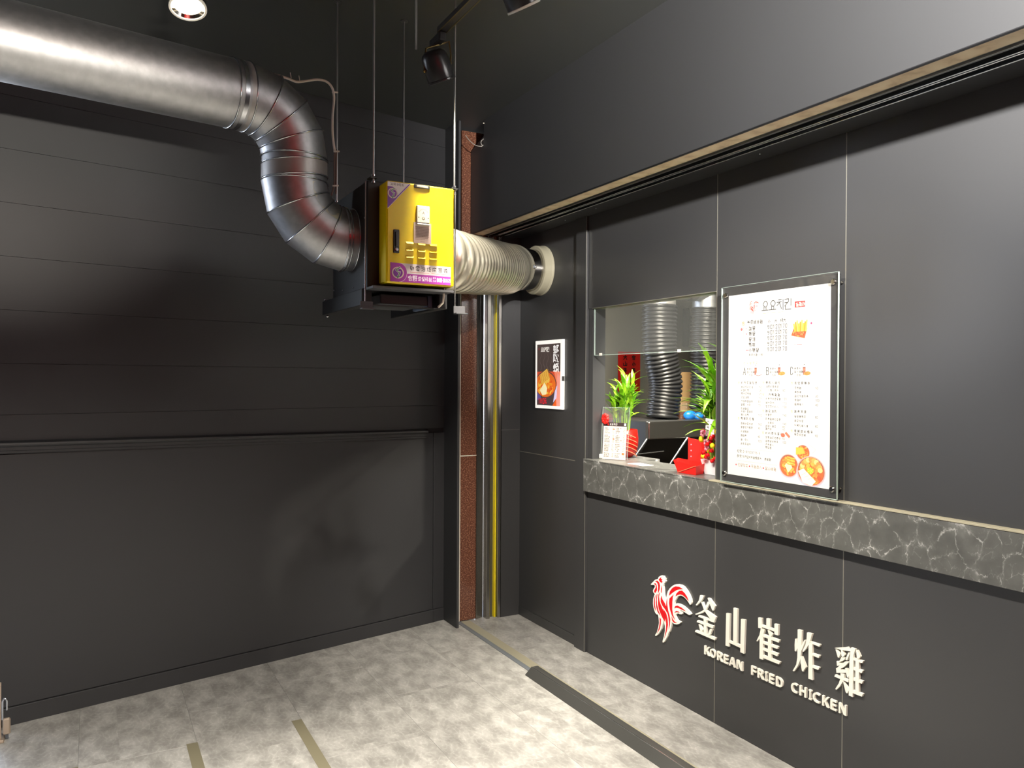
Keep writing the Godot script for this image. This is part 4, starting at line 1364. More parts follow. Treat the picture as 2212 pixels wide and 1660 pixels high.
func purifier() -> void:
	var o := thing("fume_purifier", V(1.1, 1.86, -3.1), "black hanging fume purifier with a bright yellow cabinet door", "air purifier")
	put("body", bx(V(0.930, 1.950, -3.35), V(1.262, 2.365, -2.872), 0.003), M["powder black"], o)
	put("bottom_lip", bx(V(0.929, 1.942, -2.880), V(1.262, 1.952, -2.795), 0.001), M["grey enamel"], o)
	# door: a shallow yellow pan
	put("door", bx(V(DX0, DY0, -2.868), V(DX1, DY1, DZ), 0.006), M["yellow enamel"], o)
	var dr: Node = o.get_node("door")
	# latch
	put("latch_plate", on_door(0.095, 0.475, 0.180, 0.705, -0.001, 0.005, 0.002), M["black metal"], dr)
	put("latch_lever", on_door(0.115, 0.495, 0.160, 0.645, 0.004, 0.011, 0.003), M["black metal"], dr)
	var st := mb()
	var lc := V(lerpf(DX0, DX1, 0.137), lerpf(DY1, DY0, 0.672), DZ + 0.004)
	st.lathe([Vector2(0.0075, 0), Vector2(0.0075, 0.005), Vector2(0.005, 0.006), Vector2(0, 0.006)], lc, V(0, 0, 1), 18)
	put("key_lock", st, M["bead steel"], dr)
	# meter with its card
	put("meter_case", on_door(0.425, 0.215, 0.615, 0.385, -0.001, 0.008, 0.002), M["white plastic"], dr)
	var c := Cv.new(240, 280, Color(0.90, 0.87, 0.78))
	for k in 14:
		var a := deg_to_rad(-150.0 + 120.0 * k / 13)
		var q := Vector2(120, 150)
		c.seg(q + Vector2(cos(a), sin(a)) * 84, q + Vector2(cos(a), sin(a)) * (104 if k % 3 else 112), 4, Color(0.35, 0.30, 0.22))
	c.glyph("A", 95, 92, 50, 50, 6, Color(0.3, 0.27, 0.2))
	c.oval(Vector2(120, 215), 30, 26, Color(0.50, 0.46, 0.34))
	c.oval(Vector2(120, 210), 15, 13, Color(0.88, 0.86, 0.78))
	c.oval(Vector2(28, 200), 10, 12, Color(0.45, 0.40, 0.28))
	c.oval(Vector2(214, 200), 10, 12, Color(0.45, 0.40, 0.28))
	face_print("meter_dial", 0.430, 0.220, 0.610, 0.380, 0.0085, c.tex(), dr)
	c = Cv.new(240, 220, Color(0.74, 0.64, 0.58))
	c.rect(22, 22, 180, 14, Color(0.88, 0.82, 0.74))
	var g := RandomNumberGenerator.new()
	g.seed = 8
	for r in 9:
		var x := 18.0
		while x < 200 - (60 if r == 8 else 0):
			var w := g.randf_range(6, 22)
			c.rect(x, 48 + r * 16, w, 5, Color(0.50, 0.40, 0.36))
			x += w + g.randf_range(2, 5)
	c.rect(90, 200, 60, 5, Color(0.50, 0.40, 0.36))
	put("notice_card", on_door(0.390, 0.382, 0.645, 0.588, 0.0, 0.0022), M["white plastic"], dr)
	face_print("notice_print", 0.390, 0.382, 0.645, 0.588, 0.0027, c.tex(), dr)
	put("notice_clip", on_door(0.430, 0.392, 0.615, 0.408, 0.0, 0.010, 0.002), M["white plastic"], dr)
	# nine pressed louvres
	for r in 3:
		for k in 3:
			var u: float = [0.272, 0.445, 0.618][k]
			var v: float = 0.594 + 0.068 * r
			st = mb()
			var x0 := lerpf(DX0, DX1, u)
			var x1 := lerpf(DX0, DX1, u + 0.118)
			var y := lerpf(DY1, DY0, v)
			var p := [V(x0, y + 0.005, DZ), V(x1, y + 0.005, DZ), V(x1 - 0.003, y - 0.004, DZ + 0.006), V(x0 + 0.003, y - 0.004, DZ + 0.006), V(x0, y - 0.005, DZ), V(x1, y - 0.005, DZ)]
			st.quad(p[0], p[1], p[2], p[3], V(0, 1, 1))
			st.quad(p[4], p[5], p[2], p[3], V(0, -1, 0.2))
			st.tri(p[0], p[3], p[4], V(-1, 0, 0.3))
			st.tri(p[1], p[2], p[5], V(1, 0, 0.3))
			put("louvre", st, M["yellow enamel"], dr)
	# slot at the top, hinges on the right
	put("slot_frame", on_door(0.39, 0.006, 0.625, 0.040, -0.001, 0.003, 0.001), M["black metal"], dr)
	put("slot_insert", on_door(0.425, 0.014, 0.595, 0.034, 0.002, 0.0045, 0.001), M["pale strip"], dr)
	for v in [0.17, 0.78]:
		put("hinge", bx(V(DX1 - 0.002, lerpf(DY1, DY0, v + 0.045), DZ - 0.035), V(DX1 + 0.004, lerpf(DY1, DY0, v), DZ - 0.022), 0.002), M["yellow enamel"], dr)
	# corner sticker
	c = Cv.new(360, 400, Color(0.90, 0.86, 0.84))
	c.poly(PackedVector2Array([Vector2(0, 70), Vector2(70, 70), Vector2(130, 100), Vector2(160, 160), Vector2(150, 225), Vector2(0, 392)]), Color(0.48, 0.20, 0.60))
	c.seg(Vector2(0, 372), Vector2(344, 0), 14, Color(0.48, 0.20, 0.60))
	logo(c, Vector2(80, 165), 76)
	c.text("清境", 40, 8, 40, 44, 46, 4, Color(0.45, 0.40, 0.40))
	c.text("靜電機", 140, 14, 32, 36, 36, 3, Color(0.45, 0.40, 0.40))
	door_print("corner_sticker", PackedVector2Array([Vector2(0.012, 0.012), Vector2(0.345, 0.012), Vector2(0.012, 0.280)]), c.tex(), dr, "white and purple corner sticker")
	# name sticker
	c = Cv.new(1040, 320, Color(0.90, 0.85, 0.84))
	c.rect(0, 172, 1040, 148, Color(0.66, 0.22, 0.62))
	var q := PackedVector2Array([Vector2(0, 0), Vector2(150, 0)])
	for k in 20:
		var a := -PI / 2 + PI * k / 19
		q.append(Vector2(150 + 130 * cos(a), 160 + 160 * sin(a)))
	q.append(Vector2(0, 320))
	c.poly(q, Color(0.66, 0.22, 0.62))
	for k in 19:
		var a := -PI / 2 + PI * k / 19
		var b := -PI / 2 + PI * (k + 1) / 19
		c.seg(Vector2(150 + 130 * cos(a), 160 + 160 * sin(a)), Vector2(150 + 130 * cos(b), 160 + 160 * sin(b)), 6, Color(0.93, 0.86, 0.86))
	logo(c, Vector2(128, 165), 100)
	c.text("靜電油煙處理機", 330, 30, 66, 84, 97, 7, Color(0.28, 0.24, 0.26))
	c.rect(330, 136, 330, 7, Color(0.80, 0.45, 0.42))
	c.rect(700, 136, 290, 7, Color(0.80, 0.45, 0.42))
	c.text("吉野", 296, 196, 76, 96, 82, 11, Color(0.97, 0.93, 0.95))
	c.text("環保科技", 466, 206, 54, 80, 62, 8, Color(0.97, 0.93, 0.95))
	c.text("雙年", 724, 198, 26, 36, 30, 4, Color(0.97, 0.93, 0.95))
	c.text("元年", 724, 248, 26, 36, 30, 4, Color(0.97, 0.93, 0.95))
	c.text("0800-083539", 792, 206, 24, 74, 22, 8, Color(0.97, 0.93, 0.95))
	door_print("name_sticker", PackedVector2Array([Vector2(0.055, 0.800), Vector2(0.945, 0.800), Vector2(0.945, 0.985), Vector2(0.055, 0.985)]), c.tex(), dr, "white and magenta name sticker")

	# screws on the left side, ears, hanging tray below
	for p in [V(0.929, 2.31, -3.2), V(0.929, 2.225, -2.90), V(0.929, 2.07, -2.90), V(0.929, 1.965, -2.90), V(0.929, 1.968, -3.05), V(0.929, 1.972, -3.2), V(0.929, 1.985, -3.33)]:
		st = mb()
		st.ball(p, V(0.003, 0.004, 0.004), 8, 4)
		put("screw", st, M["bead steel"], o)
	for p in [V(0.94, 2.358, -2.83), V(1.28, 2.358, -2.835), V(0.94, 2.358, -3.345), V(1.26, 2.358, -3.36)]:
		st = bx(p + V(-0.016, 0.004, -0.03 if p.z > -3 else -0.012), p + V(0.012, 0.009, 0.012 if p.z > -3 else 0.03), 0.001)
		put("hanger_ear", st, M["black metal"], o)
	for p in [V(0.921, 1.87, -2.868), V(1.282, 1.87, -2.83)]:
		st = mb()
		st.tube([p, V(p.x, 2.36, p.z)], 0.0028, 8)
		put("tie_rod", st, M["dull steel"], o)
	put("tray_channel", bx(V(0.915, 1.885, -3.47), V(0.955, 1.948, -2.89), 0.002), M["powder black"], o)
	put("tray_channel", bx(V(1.24, 1.885, -3.47), V(1.275, 1.948, -2.89), 0.002), M["powder black"], o)
	put("tray_channel", bx(V(0.955, 1.884, -2.935), V(1.24, 1.889, -2.895), 0.001), M["black metal"], o)
	put("power_box", bx(V(1.005, 1.898, -3.20), V(1.205, 1.936, -2.93), 0.003), M["grey enamel"], o)
	put("end_plate", bx(V(1.206, 1.888, -3.10), V(1.226, 1.940, -2.93), 0.002), M["blue grey plate"], o)
	for p in [V(0.900, 1.865, -2.865), V(1.262, 1.858, -2.80)]:
		st = bx(p, p + V(0.050, 0.032, 0.004), 0.001)
		st.box(p, p + V(0.050, 0.004, 0.03))
		put("angle_foot", st, M["grey enamel"], o)
	for p in [V(0.925, 1.955, -3.46), V(0.93, 1.879, -3.44)]:
		st = mb()
		st.ball(p, V(0.007, 0.006, 0.007), 10, 6)
		put("bolt", st, M["bead steel"], o)
	st = mb()
	st.tube([V(1.236, 1.965, -2.835), V(1.237, 1.93, -2.838), V(1.236, 1.905, -2.845), V(1.228, 1.89, -2.87)], 0.005, 8)
	put("power_cable", st, M["cream cable"], o)

func face_print(called: String, u0: float, v0: float, u1: float, v1: float, z: float, t: Texture2D, parent: Node) -> void:
	var st := mb()
	var x0 := lerpf(DX0, DX1, u0)
	var x1 := lerpf(DX0, DX1, u1)
	var y0 := lerpf(DY1, DY0, v1)
	var y1 := lerpf(DY1, DY0, v0)
	st.quad(V(x0, y0, DZ + z), V(x1, y0, DZ + z), V(x1, y1, DZ + z), V(x0, y1, DZ + z), V(0, 0, 1))
	var m := StandardMaterial3D.new()
	m.resource_name = called
	m.albedo_texture = t
	m.roughness = 0.4
	put(called, st, m, parent)

# ---------------------------------------------------------------- rods, cables, wires
func hangers() -> void:
	var lab := ["bright threaded rod at the front left corner of the hung purifier", "threaded rod at the front right corner of the purifier behind the spotlight", "threaded rod beside the pale cable, rear left of the purifier", "thin threaded rod with a ceiling plate, rear right of the purifier"]
	var at := [V(0.94, 2.355, -2.83), V(1.28, 2.355, -2.835), V(0.94, 2.355, -3.33), V(1.26, 2.355, -3.36)]
	for k in 4:
		var o := thing("threaded_rod", at[k], lab[k], "rod", "threaded rods carrying the purifier")
		var st := mb()
		st.tube([at[k], V(at[k].x, CE - 0.004, at[k].z)], 0.0042 if k < 2 else 0.0038, 10)
		put("rod", st, M["threaded rod"], o)
		st = mb()
		st.lathe([Vector2(0, 0), Vector2(0.017, 0), Vector2(0.017, 0.004), Vector2(0, 0.004)], V(at[k].x, CE - 0.0045, at[k].z), Vector3.UP, 16)
		put("ceiling_plate", st, M["dull steel"], o)
		for y in [2.345, 2.37]:
			st = mb()
			st.lathe([Vector2(0, 0), Vector2(0.009, 0), Vector2(0.009, 0.007), Vector2(0, 0.007)], V(at[k].x, y, at[k].z), Vector3.UP, 6)
			put("nut", st, M["bead steel"], o)
	var cb := thing("pale_cable", V(0.9, 2.39, -3.31), "cream cable running from behind the elbow down the rear rod", "cable")
	var cp := [V(0.66, 2.872, -3.31), V(0.69, 2.869, -3.31), V(0.725, 2.865, -3.31), V(0.758, 2.858, -3.31), V(0.797, 2.868, -3.31), V(0.847, 2.884, -3.31), V(0.887, 2.883, -3.31), V(0.911, 2.862, -3.31), V(0.921, 2.832, -3.315), V(0.922, 2.80, -3.32), V(0.917, 2.74, -3.32), V(0.918, 2.66, -3.32), V(0.928, 2.585, -3.32)]
	var st2 := mb()
	st2.tube(smooth(cp, 4), 0.0052, 9)
	put("cable_sheath", st2, M["cream cable"], cb)
	st2 = mb()
	st2.tube(smooth([V(0.927, 2.60, -3.32), V(0.926, 2.52, -3.322), V(0.926, 2.45, -3.32), V(0.912, 2.395, -3.315)], 4), 0.0040, 8)
	put("cable_tail", st2, M["brown cable"], cb)
	st2 = mb()
	st2.tube(smooth([V(0.934, 2.60, -3.32), V(0.934, 2.5, -3.32), V(0.932, 2.405, -3.318)], 4), 0.0035, 8)
	put("cable_tail", st2, M["brown cable"], cb)
	for p in [V(0.926, 2.845, -3.318), V(0.934, 2.59, -3.32), V(0.930, 2.44, -3.32)]:
		st2 = mb()
		st2.tube([p + V(-0.013, -0.002, 0.004), p + V(0.013, 0.002, 0.004)], 0.004, 6)
		put("cable_tie", st2, M["cream cable"], cb)
	for p in [V(0.736, 2.868, -3.305), V(0.772, 2.862, -3.305)]:
		st2 = mb()
		st2.tube([p, p + V(-0.004, 0.022, 0)], 0.0018, 6)
		put("cable_tie", st2, M["cream cable"], cb)
	st2 = bx(V(1.074, 2.852, -2.752), V(1.083, CE, -2.746), 0.001)
	tag(put("hanging_strap", st2, M["threaded rod"]), "flat bright steel strap hanging from the ceiling left of the spotlight", "strap")
	# loose wires at the top of the stone column
	var wires := [[V(2.205, 3.232, -4.40), V(2.282, 3.222, -4.38), V(2.33, 3.195, -4.37), V(2.37, 3.168, -4.36)], [V(2.36, 3.165, -4.36), V(2.30, 3.155, -4.37), V(2.225, 3.14, -4.40), V(2.195, 3.115, -4.41), V(2.205, 3.09, -4.41)], [V(2.36, 3.162, -4.36), V(2.29, 3.135, -4.38), V(2.23, 3.11, -4.40), V(2.20, 3.085, -4.41)], [V(2.20, 3.085, -4.41), V(2.16, 3.09, -4.42), V(2.12, 3.12, -4.43), V(2.10, 3.15, -4.44)]]
	var lw := thing("loose_wires", V(2.2, 3.08, -4.4), "loose pale wires poking out at the top of the brown column", "wires")
	for k in 4:
		st2 = mb()
		var sh := []
		for p in wires[k]:
			sh.append((p as Vector3) + V(-0.02, 0, 0.0))
		st2.tube(smooth(sh, 4), 0.0042 if k == 0 else 0.0028, 7)
		put("wire", st2, M["cream cable"] if k == 0 else M["dark wire"], lw)

func smooth(p: Array, n: int) -> Array:
	var out := []
	for k in p.size() - 1:
		var a: Vector3 = p[maxi(k - 1, 0)]
		var b: Vector3 = p[k]
		var c: Vector3 = p[k + 1]
		var d: Vector3 = p[mini(k + 2, p.size() - 1)]
		for j in n:
			out.append(b.cubic_interpolate(c, a, d, float(j) / n))
	out.append(p[p.size() - 1])
	return out

# ---------------------------------------------------------------- track spotlights
func spotlights() -> void:
	for t in [[1.15, -2.674, 2.6, "black track rail carrying the spotlights beside the purifier"], [0.255, -2.66, 2.6, "black track rail carrying the lit spotlight above the duct"]]:
		var o := thing("track_rail", V(t[0], 2.90, -2.0), t[3], "track rail")
		var st := bx(V(t[0] - 0.017, 2.90, t[1]), V(t[0] + 0.017, 2.92, t[2]), 0.001)
		put("rail_body", st, M["lamp body"], o)
		for s in [-1, 1]:
			st = bx(V(t[0] + s * 0.0155 - 0.002, 2.8985, t[1]), V(t[0] + s * 0.0155 + 0.002, 2.9005, t[2]))
			put("rail_lip", st, M["bronze yoke"], o)
		for z in [-1.9, -0.4, 1.2, 2.4]:
			st = mb()
			st.tube([V(t[0], 2.915, z), V(t[0], CE, z)], 0.003, 8)
			put("rail_hanger", st, M["black metal"], o)
	spot(V(1.147, 2.90, -2.70), V(1.147, 2.782, -2.70), V(2.4, 0.2, -3.2), SPOT * 0.40, 40, 0.5, 0.045, "black spotlight hanging at the end of the track in front of the purifier rods")
	spot(V(1.15, 2.90, -2.11), V(1.155, 2.805, -2.09), V(2.5, 0.75, -2.55), SPOT * 0.34, 46, 0.9, 0.03, "black spotlight cut by the top of the picture, tilted towards the menu")
	spot(V(0.255, 2.90, -2.55), V(0.255, 2.78, -2.56), V(0.28, 0.0, -1.70), SPOT * 0.8, 46, 0.8, 0.012, "lit spotlight above the galvanised duct, its lamp face glowing")
	spot(V(1.15, 2.90, -1.50), V(1.15, 2.80, -1.50), V(1.15, 0.0, -2.70), SPOT * 0.5, 16, 0.35, 0.03, "track spotlight outside the picture, aimed at the floor under the purifier")
	spot(V(1.15, 2.90, -1.78), V(1.16, 2.80, -1.77), V(2.30, 0.2, -4.0), SPOT * 0.75, 24, 0.7, 0.03, "track spotlight outside the picture, aimed at the corner by the stone column")
	spot(V(1.15, 2.90, -0.9), V(1.16, 2.80, -0.88), V(2.547, 0.6, -2.0), SPOT * 0.6, 30, 0.8, 0.03, "track spotlight outside the picture, aimed at the counter wall")
	spot(V(1.15, 2.90, -1.2), V(1.15, 2.80, -1.18), V(1.0, 0.0, -1.9), SPOT * 0.3, 20, 0.4, 0.03, "track spotlight outside the picture, aimed at the floor in front of the counter")
	spot(V(0.255, 2.90, -1.2), V(0.255, 2.78, -1.2), V(-0.1, 0.0, -2.6), SPOT * 1.2, 44, 1.0, 0.03, "track spotlight outside the picture, aimed at the floor by the camera")
	spot(V(1.15, 2.90, 0.45), V(1.16, 2.80, 0.44), V(2.3, 3.0, -1.0), SPOT * 6.5, 36, 1.0, 0.03, "track spotlight outside the picture, aimed at fascia and counter wall", Color(1.0, 0.985, 0.96))
	spot(V(0.1, 1.36, 2.985), V(0.1, 1.34, 2.9), V(-0.35, 2.80, -4.2), SPOT * 4.5, 8.5, 1.0, 0.03, "wall spotlight behind the camera, aimed at the siding under the duct")

func spot(mount: Vector3, c: Vector3, aim: Vector3, energy: float, angle: float, blend: float, recess: float, label: String, tint := WARM) -> void:
	var d := (aim - c).normalized()
	var o := thing("track_spotlight", c, label, "spotlight", "track spotlights")
	var st := mb()
	st.lathe([Vector2(0.0, -0.062), Vector2(0.030, -0.060), Vector2(0.044, -0.050), Vector2(0.050, -0.035), Vector2(0.0525, 0.0), Vector2(0.0525, 0.048), Vector2(0.051, 0.052)], c, d, 40, false)
	put("lamp_body", st, M["lamp body"], o)
	st = mb()
	st.lathe([Vector2(0.0525, 0.046), Vector2(0.0545, 0.048), Vector2(0.0545, 0.054), Vector2(0.049, 0.054), Vector2(0.048, 0.050)], c, d, 40)
	put("lamp_rim", st, M["white plastic"] if recess < 0.04 else M["lamp body"], o)
	st = mb()
	st.lathe([Vector2(0.042, 0.053 - recess), Vector2(0.0, 0.053 - recess)], c, d, 32)
	put("lamp_glow", st, M["lamp glow"], o)
	st = mb()
	st.lathe([Vector2(0.0485, 0.051), Vector2(0.042, 0.052 - recess)], c, d, 40)
	put("reflector", st, M["lamp body"] if recess > 0.02 else M["stainless steel"], o)
	# yoke
	var s := V(-1, 0, 0) if absf(d.x) < 0.5 else V(0, 0, 1)
	s = (s - d * s.dot(d)).normalized()
	st = mb()
	var top := mount + V(0, -0.035, 0)
	st.tube([c + s * 0.056, c + s * 0.058 + V(0, 0.03, 0), top + s * 0.05, top + s * 0.03, top - s * 0.03, top - s * 0.05, c - s * 0.058 + V(0, 0.03, 0), c - s * 0.056], 0.004, 8)
	for q in [-1.0, 1.0]:
		st.ball(c + s * 0.056 * q, V(0.007, 0.007, 0.007), 10, 6)
	put("yoke", st, M["bronze yoke"], o)
	st = bx(mount + V(-0.014, -0.034, -0.05), mount + V(0.014, -0.001, 0.05), 0.004)
	put("track_adapter", st, M["lamp body"], o)
	var l := SpotLight3D.new()
	l.name = "beam"
	l.light_color = tint
	l.light_energy = energy
	l.light_size = 0.035
	l.spot_angle = angle
	l.spot_angle_attenuation = blend
	l.spot_range = 14.0
	l.spot_attenuation = 2.0
	l.shadow_enabled = true
	o.add_child(l)
	l.look_at_from_position(c + d * 0.060, c + d, V(0.1, 0.2, 1))

# ---------------------------------------------------------------- raised sign on the counter wall
func sign_letters() -> void:
	var f := Transform3D(Basis(Vector3(0, 0, 1), Vector3.UP, Vector3(-1, 0, 0)), V(WX, 0, 0))
	var ro := thing("rooster_emblem", V(WX, 0.24, -3.0), "raised white and red rooster emblem left of the sign characters", "emblem")
	var st := mb()
	st.ext(wall_points(ROOSTER), f, 0.0, 0.010)
	put("white_backing", st, M["white letter"], ro)
	for w in FEATHERS.split("|"):
		st = mb()
		st.ext(wall_points(w), f, 0.0095, 0.0115)
		put("red_feather", st, M["red print"], ro)
	var chars := [STROKES_FU, STROKES_SHAN, STROKES_CUI, STROKES_ZHA, STROKES_JI]
	var lab := ["first white sign character, right beside the rooster emblem", "second white sign character, three tall uprights on a bar", "third white sign character, in the middle of the five", "fourth white sign character, above the word CHICKEN's start", "fifth and most complex white sign character at the right end"]
	for k in 5:
		var p := []
		var ctr := Vector2.ZERO
		for w in (chars[k] as String).split("|"):
			var q := wall_points(w)
			p.append(q)
			ctr += q[0] / chars[k].split("|").size()
		var o := thing("sign_character", V(WX, 0.39, ctr.x), lab[k], "sign character", "raised white sign characters")
		for q in p:
			st = mb()
			st.ext(q, f, 0.0, 0.010 + 0.0001 * (p.find(q) % 5))
			put("stroke", st, M["white letter"], o)
	var font := SystemFont.new()
	font.font_names = PackedStringArray(["Droid Sans"])
	font.font_weight = 700
	var rows := [["KOREAN", [-2.740, -2.703, -2.655, -2.613, -2.579, -2.533], [-2.705, -2.666, -2.619, -2.587, -2.542, -2.496], 0.306], ["FRIED", [-2.446, -2.409, -2.368, -2.345, -2.307], [-2.417, -2.374, -2.354, -2.318, -2.270], 0.309], ["CHICKEN", [-2.226, -2.184, -2.137, -2.117, -2.072, -2.033, -1.995], [-2.193, -2.149, -2.123, -2.082, -2.041, -2.006, -1.961], 0.314]]
	var nth := ["first", "second", "third", "fourth", "fifth", "sixth", "seventh"]
	for r in rows:
		for k in (r[0] as String).length():
			var tm := TextMesh.new()
			tm.text = r[0][k]
			tm.font = font
			tm.font_size = 64
			tm.pixel_size = 0.001
			tm.depth = 0.009
			var bb := tm.get_aabb()
			var a: float = r[1][k]
			var b: float = r[2][k]
			var o := MeshInstance3D.new()
			o.name = numbered("sign_letter")
			o.mesh = tm
			o.material_override = M["white letter"]
			var sx := (b - a) / bb.size.x
			var sy := 0.040 / bb.size.y
			var bs := Basis(Vector3(0, 0, 1), Vector3.UP, Vector3(-1, 0, 0)) * Basis.from_scale(V(sx, sy, 1))
			var h: float = r[3]
			o.transform = Transform3D(bs, V(WX - 0.0045, h, (a + b) / 2) - bs * V(bb.position.x + bb.size.x / 2, bb.position.y, 0))
			add_child(o)
			tag(o, "white raised letter %s, %s letter of the word %s" % [r[0][k], nth[k], r[0]], "letter", "raised white letters under the sign characters")

# ---------------------------------------------------------------- light boxes on the counter wall
func glow_mat(called: String, t: Texture2D, e: float) -> StandardMaterial3D:
	var m := StandardMaterial3D.new()
	m.resource_name = called
	m.albedo_texture = t
	m.roughness = 0.4
	m.emission_enabled = true
	m.emission = Color.WHITE
	m.emission_operator = BaseMaterial3D.EMISSION_OP_MULTIPLY
	m.emission_texture = t
	m.emission_energy_multiplier = e
	return m

func wall_boxes() -> void:
	var o := thing("menu_lightbox", V(2.52, 1.145, -2.29), "large lit menu in a clear acrylic frame on standoffs beside the opening", "menu board")
	var st := mb()
	st.quad(V(2.5015, 1.180, -2.557), V(2.5015, 1.180, -2.015), V(2.5015, 1.977, -2.015), V(2.5015, 1.977, -2.557), V(-1, 0, 0))
	put("menu_screen", st, glow_mat("menu print", menu_tex(), 0.10), o, "white printed menu sheet")
	put("back_panel", bx(V(2.503, 1.150, -2.588), V(2.520, 2.012, -1.985), 0.001), M["black metal"], o)
	var f := Transform3D(Basis(Vector3(0, 0, 1), Vector3.UP, Vector3(-1, 0, 0)), V(2.4935, 0, 0))
	st = mb()
	st.quad(V(2.4985, 1.146, -2.592), V(2.4985, 1.146, -1.976), V(2.4985, 2.016, -1.976), V(2.4985, 2.016, -2.592), V(-1, 0, 0))
	put("acrylic_sheet", st, M["acrylic"], o)
	st = bx(V(2.492, 1.145, -2.5935), V(2.4995, 2.017, -2.5925))
	st.box(V(2.492, 1.145, -1.9757), V(2.4995, 2.017, -1.9745))
	st.box(V(2.492, 1.144, -2.5935), V(2.4995, 1.1462, -1.9745))
	st.box(V(2.492, 2.0158, -2.5935), V(2.4995, 2.017, -1.9745))
	put("acrylic_edge", st, M["glass edge"], o)
	for y in [1.183, 1.980]:
		for z in [-2.571, -1.998]:
			st = mb()
			st.lathe([Vector2(0.0, 0.0), Vector2(0.009, 0.0), Vector2(0.012, 0.003), Vector2(0.012, 0.010)], V(2.489, y, z), V(1, 0, 0), 20)
			st.lathe([Vector2(0.006, 0.01), Vector2(0.006, 0.058)], V(2.489, y, z), V(1, 0, 0), 16)
			put("standoff", st, M["stainless steel"], o)
	var al := AreaLight3D.new()
	al.name = "menu_light"
	al.area_size = Vector2(0.54, 0.80)
	al.light_energy = 0.06
	al.light_color = Color(1, 0.98, 0.95)
	al.shadow_enabled = true
	o.add_child(al)
	al.look_at_from_position(V(2.488, 1.58, -2.286), V(0, 1.58, -2.286))

	o = thing("poster_lightbox", V(2.54, 1.413, -4.17), "small lit food poster with a white border on the return wall", "poster")
	var y0 := 1.414
	var y1 := 1.848
	var z0 := -4.322
	var z1 := -3.990
	var wm: StandardMaterial3D = M["white plastic"].duplicate()
	wm.emission_enabled = true
	wm.emission = Color(1, 0.99, 0.96)
	wm.emission_energy_multiplier = 0.55
	put("light_frame", bx(V(2.534, y0, z0), V(2.5495, y1, z1), 0.002), wm, o)
	st = mb()
	st.quad(V(2.5335, y0 + 0.020, z0 + 0.024), V(2.5335, y0 + 0.020, z1 - 0.026), V(2.5335, y1 - 0.024, z1 - 0.026), V(2.5335, y1 - 0.024, z0 + 0.024), V(-1, 0, 0))
	put("poster_screen", st, glow_mat("poster print", poster_tex(), 0.45), o, "dark food poster print")
	put("latch", bx(V(2.532, 1.59, z1 - 0.006), V(2.545, 1.62, z1 + 0.004), 0.001), M["dull steel"], o)
	al = AreaLight3D.new()
	al.name = "poster_light"
	al.area_size = Vector2(0.33, 0.43)
	al.light_energy = 0.035
	al.light_color = Color(1, 0.95, 0.88)
	al.shadow_enabled = true
	o.add_child(al)
	al.look_at_from_position(V(2.530, 1.63, -4.156), V(0, 1.63, -4.156))

func fries(c: Cv, ctr: Vector2, rx: float, ry: float, n: int, sd: int, cols: Array) -> void:
	var g := RandomNumberGenerator.new()
	g.seed = sd
	for k in n:
		var a := g.randf() * TAU
		var q := sqrt(g.randf())
		c.oval(ctr + Vector2(cos(a) * rx * q, sin(a) * ry * q), g.randf_range(0.12, 0.24) * rx, g.randf_range(0.12, 0.2) * ry, cols[g.randi() % cols.size()], g.randf() * PI)

func rooster_print(c: Cv, at: Vector2, s: float, col: Color) -> void:
	for w in FEATHERS.split("|"):
		var p := pts(w)
		for k in p.size():
			p[k] = at + Vector2((p[k].x - 64) * s, (606 - p[k].y) * s)
		c.poly(p, col)

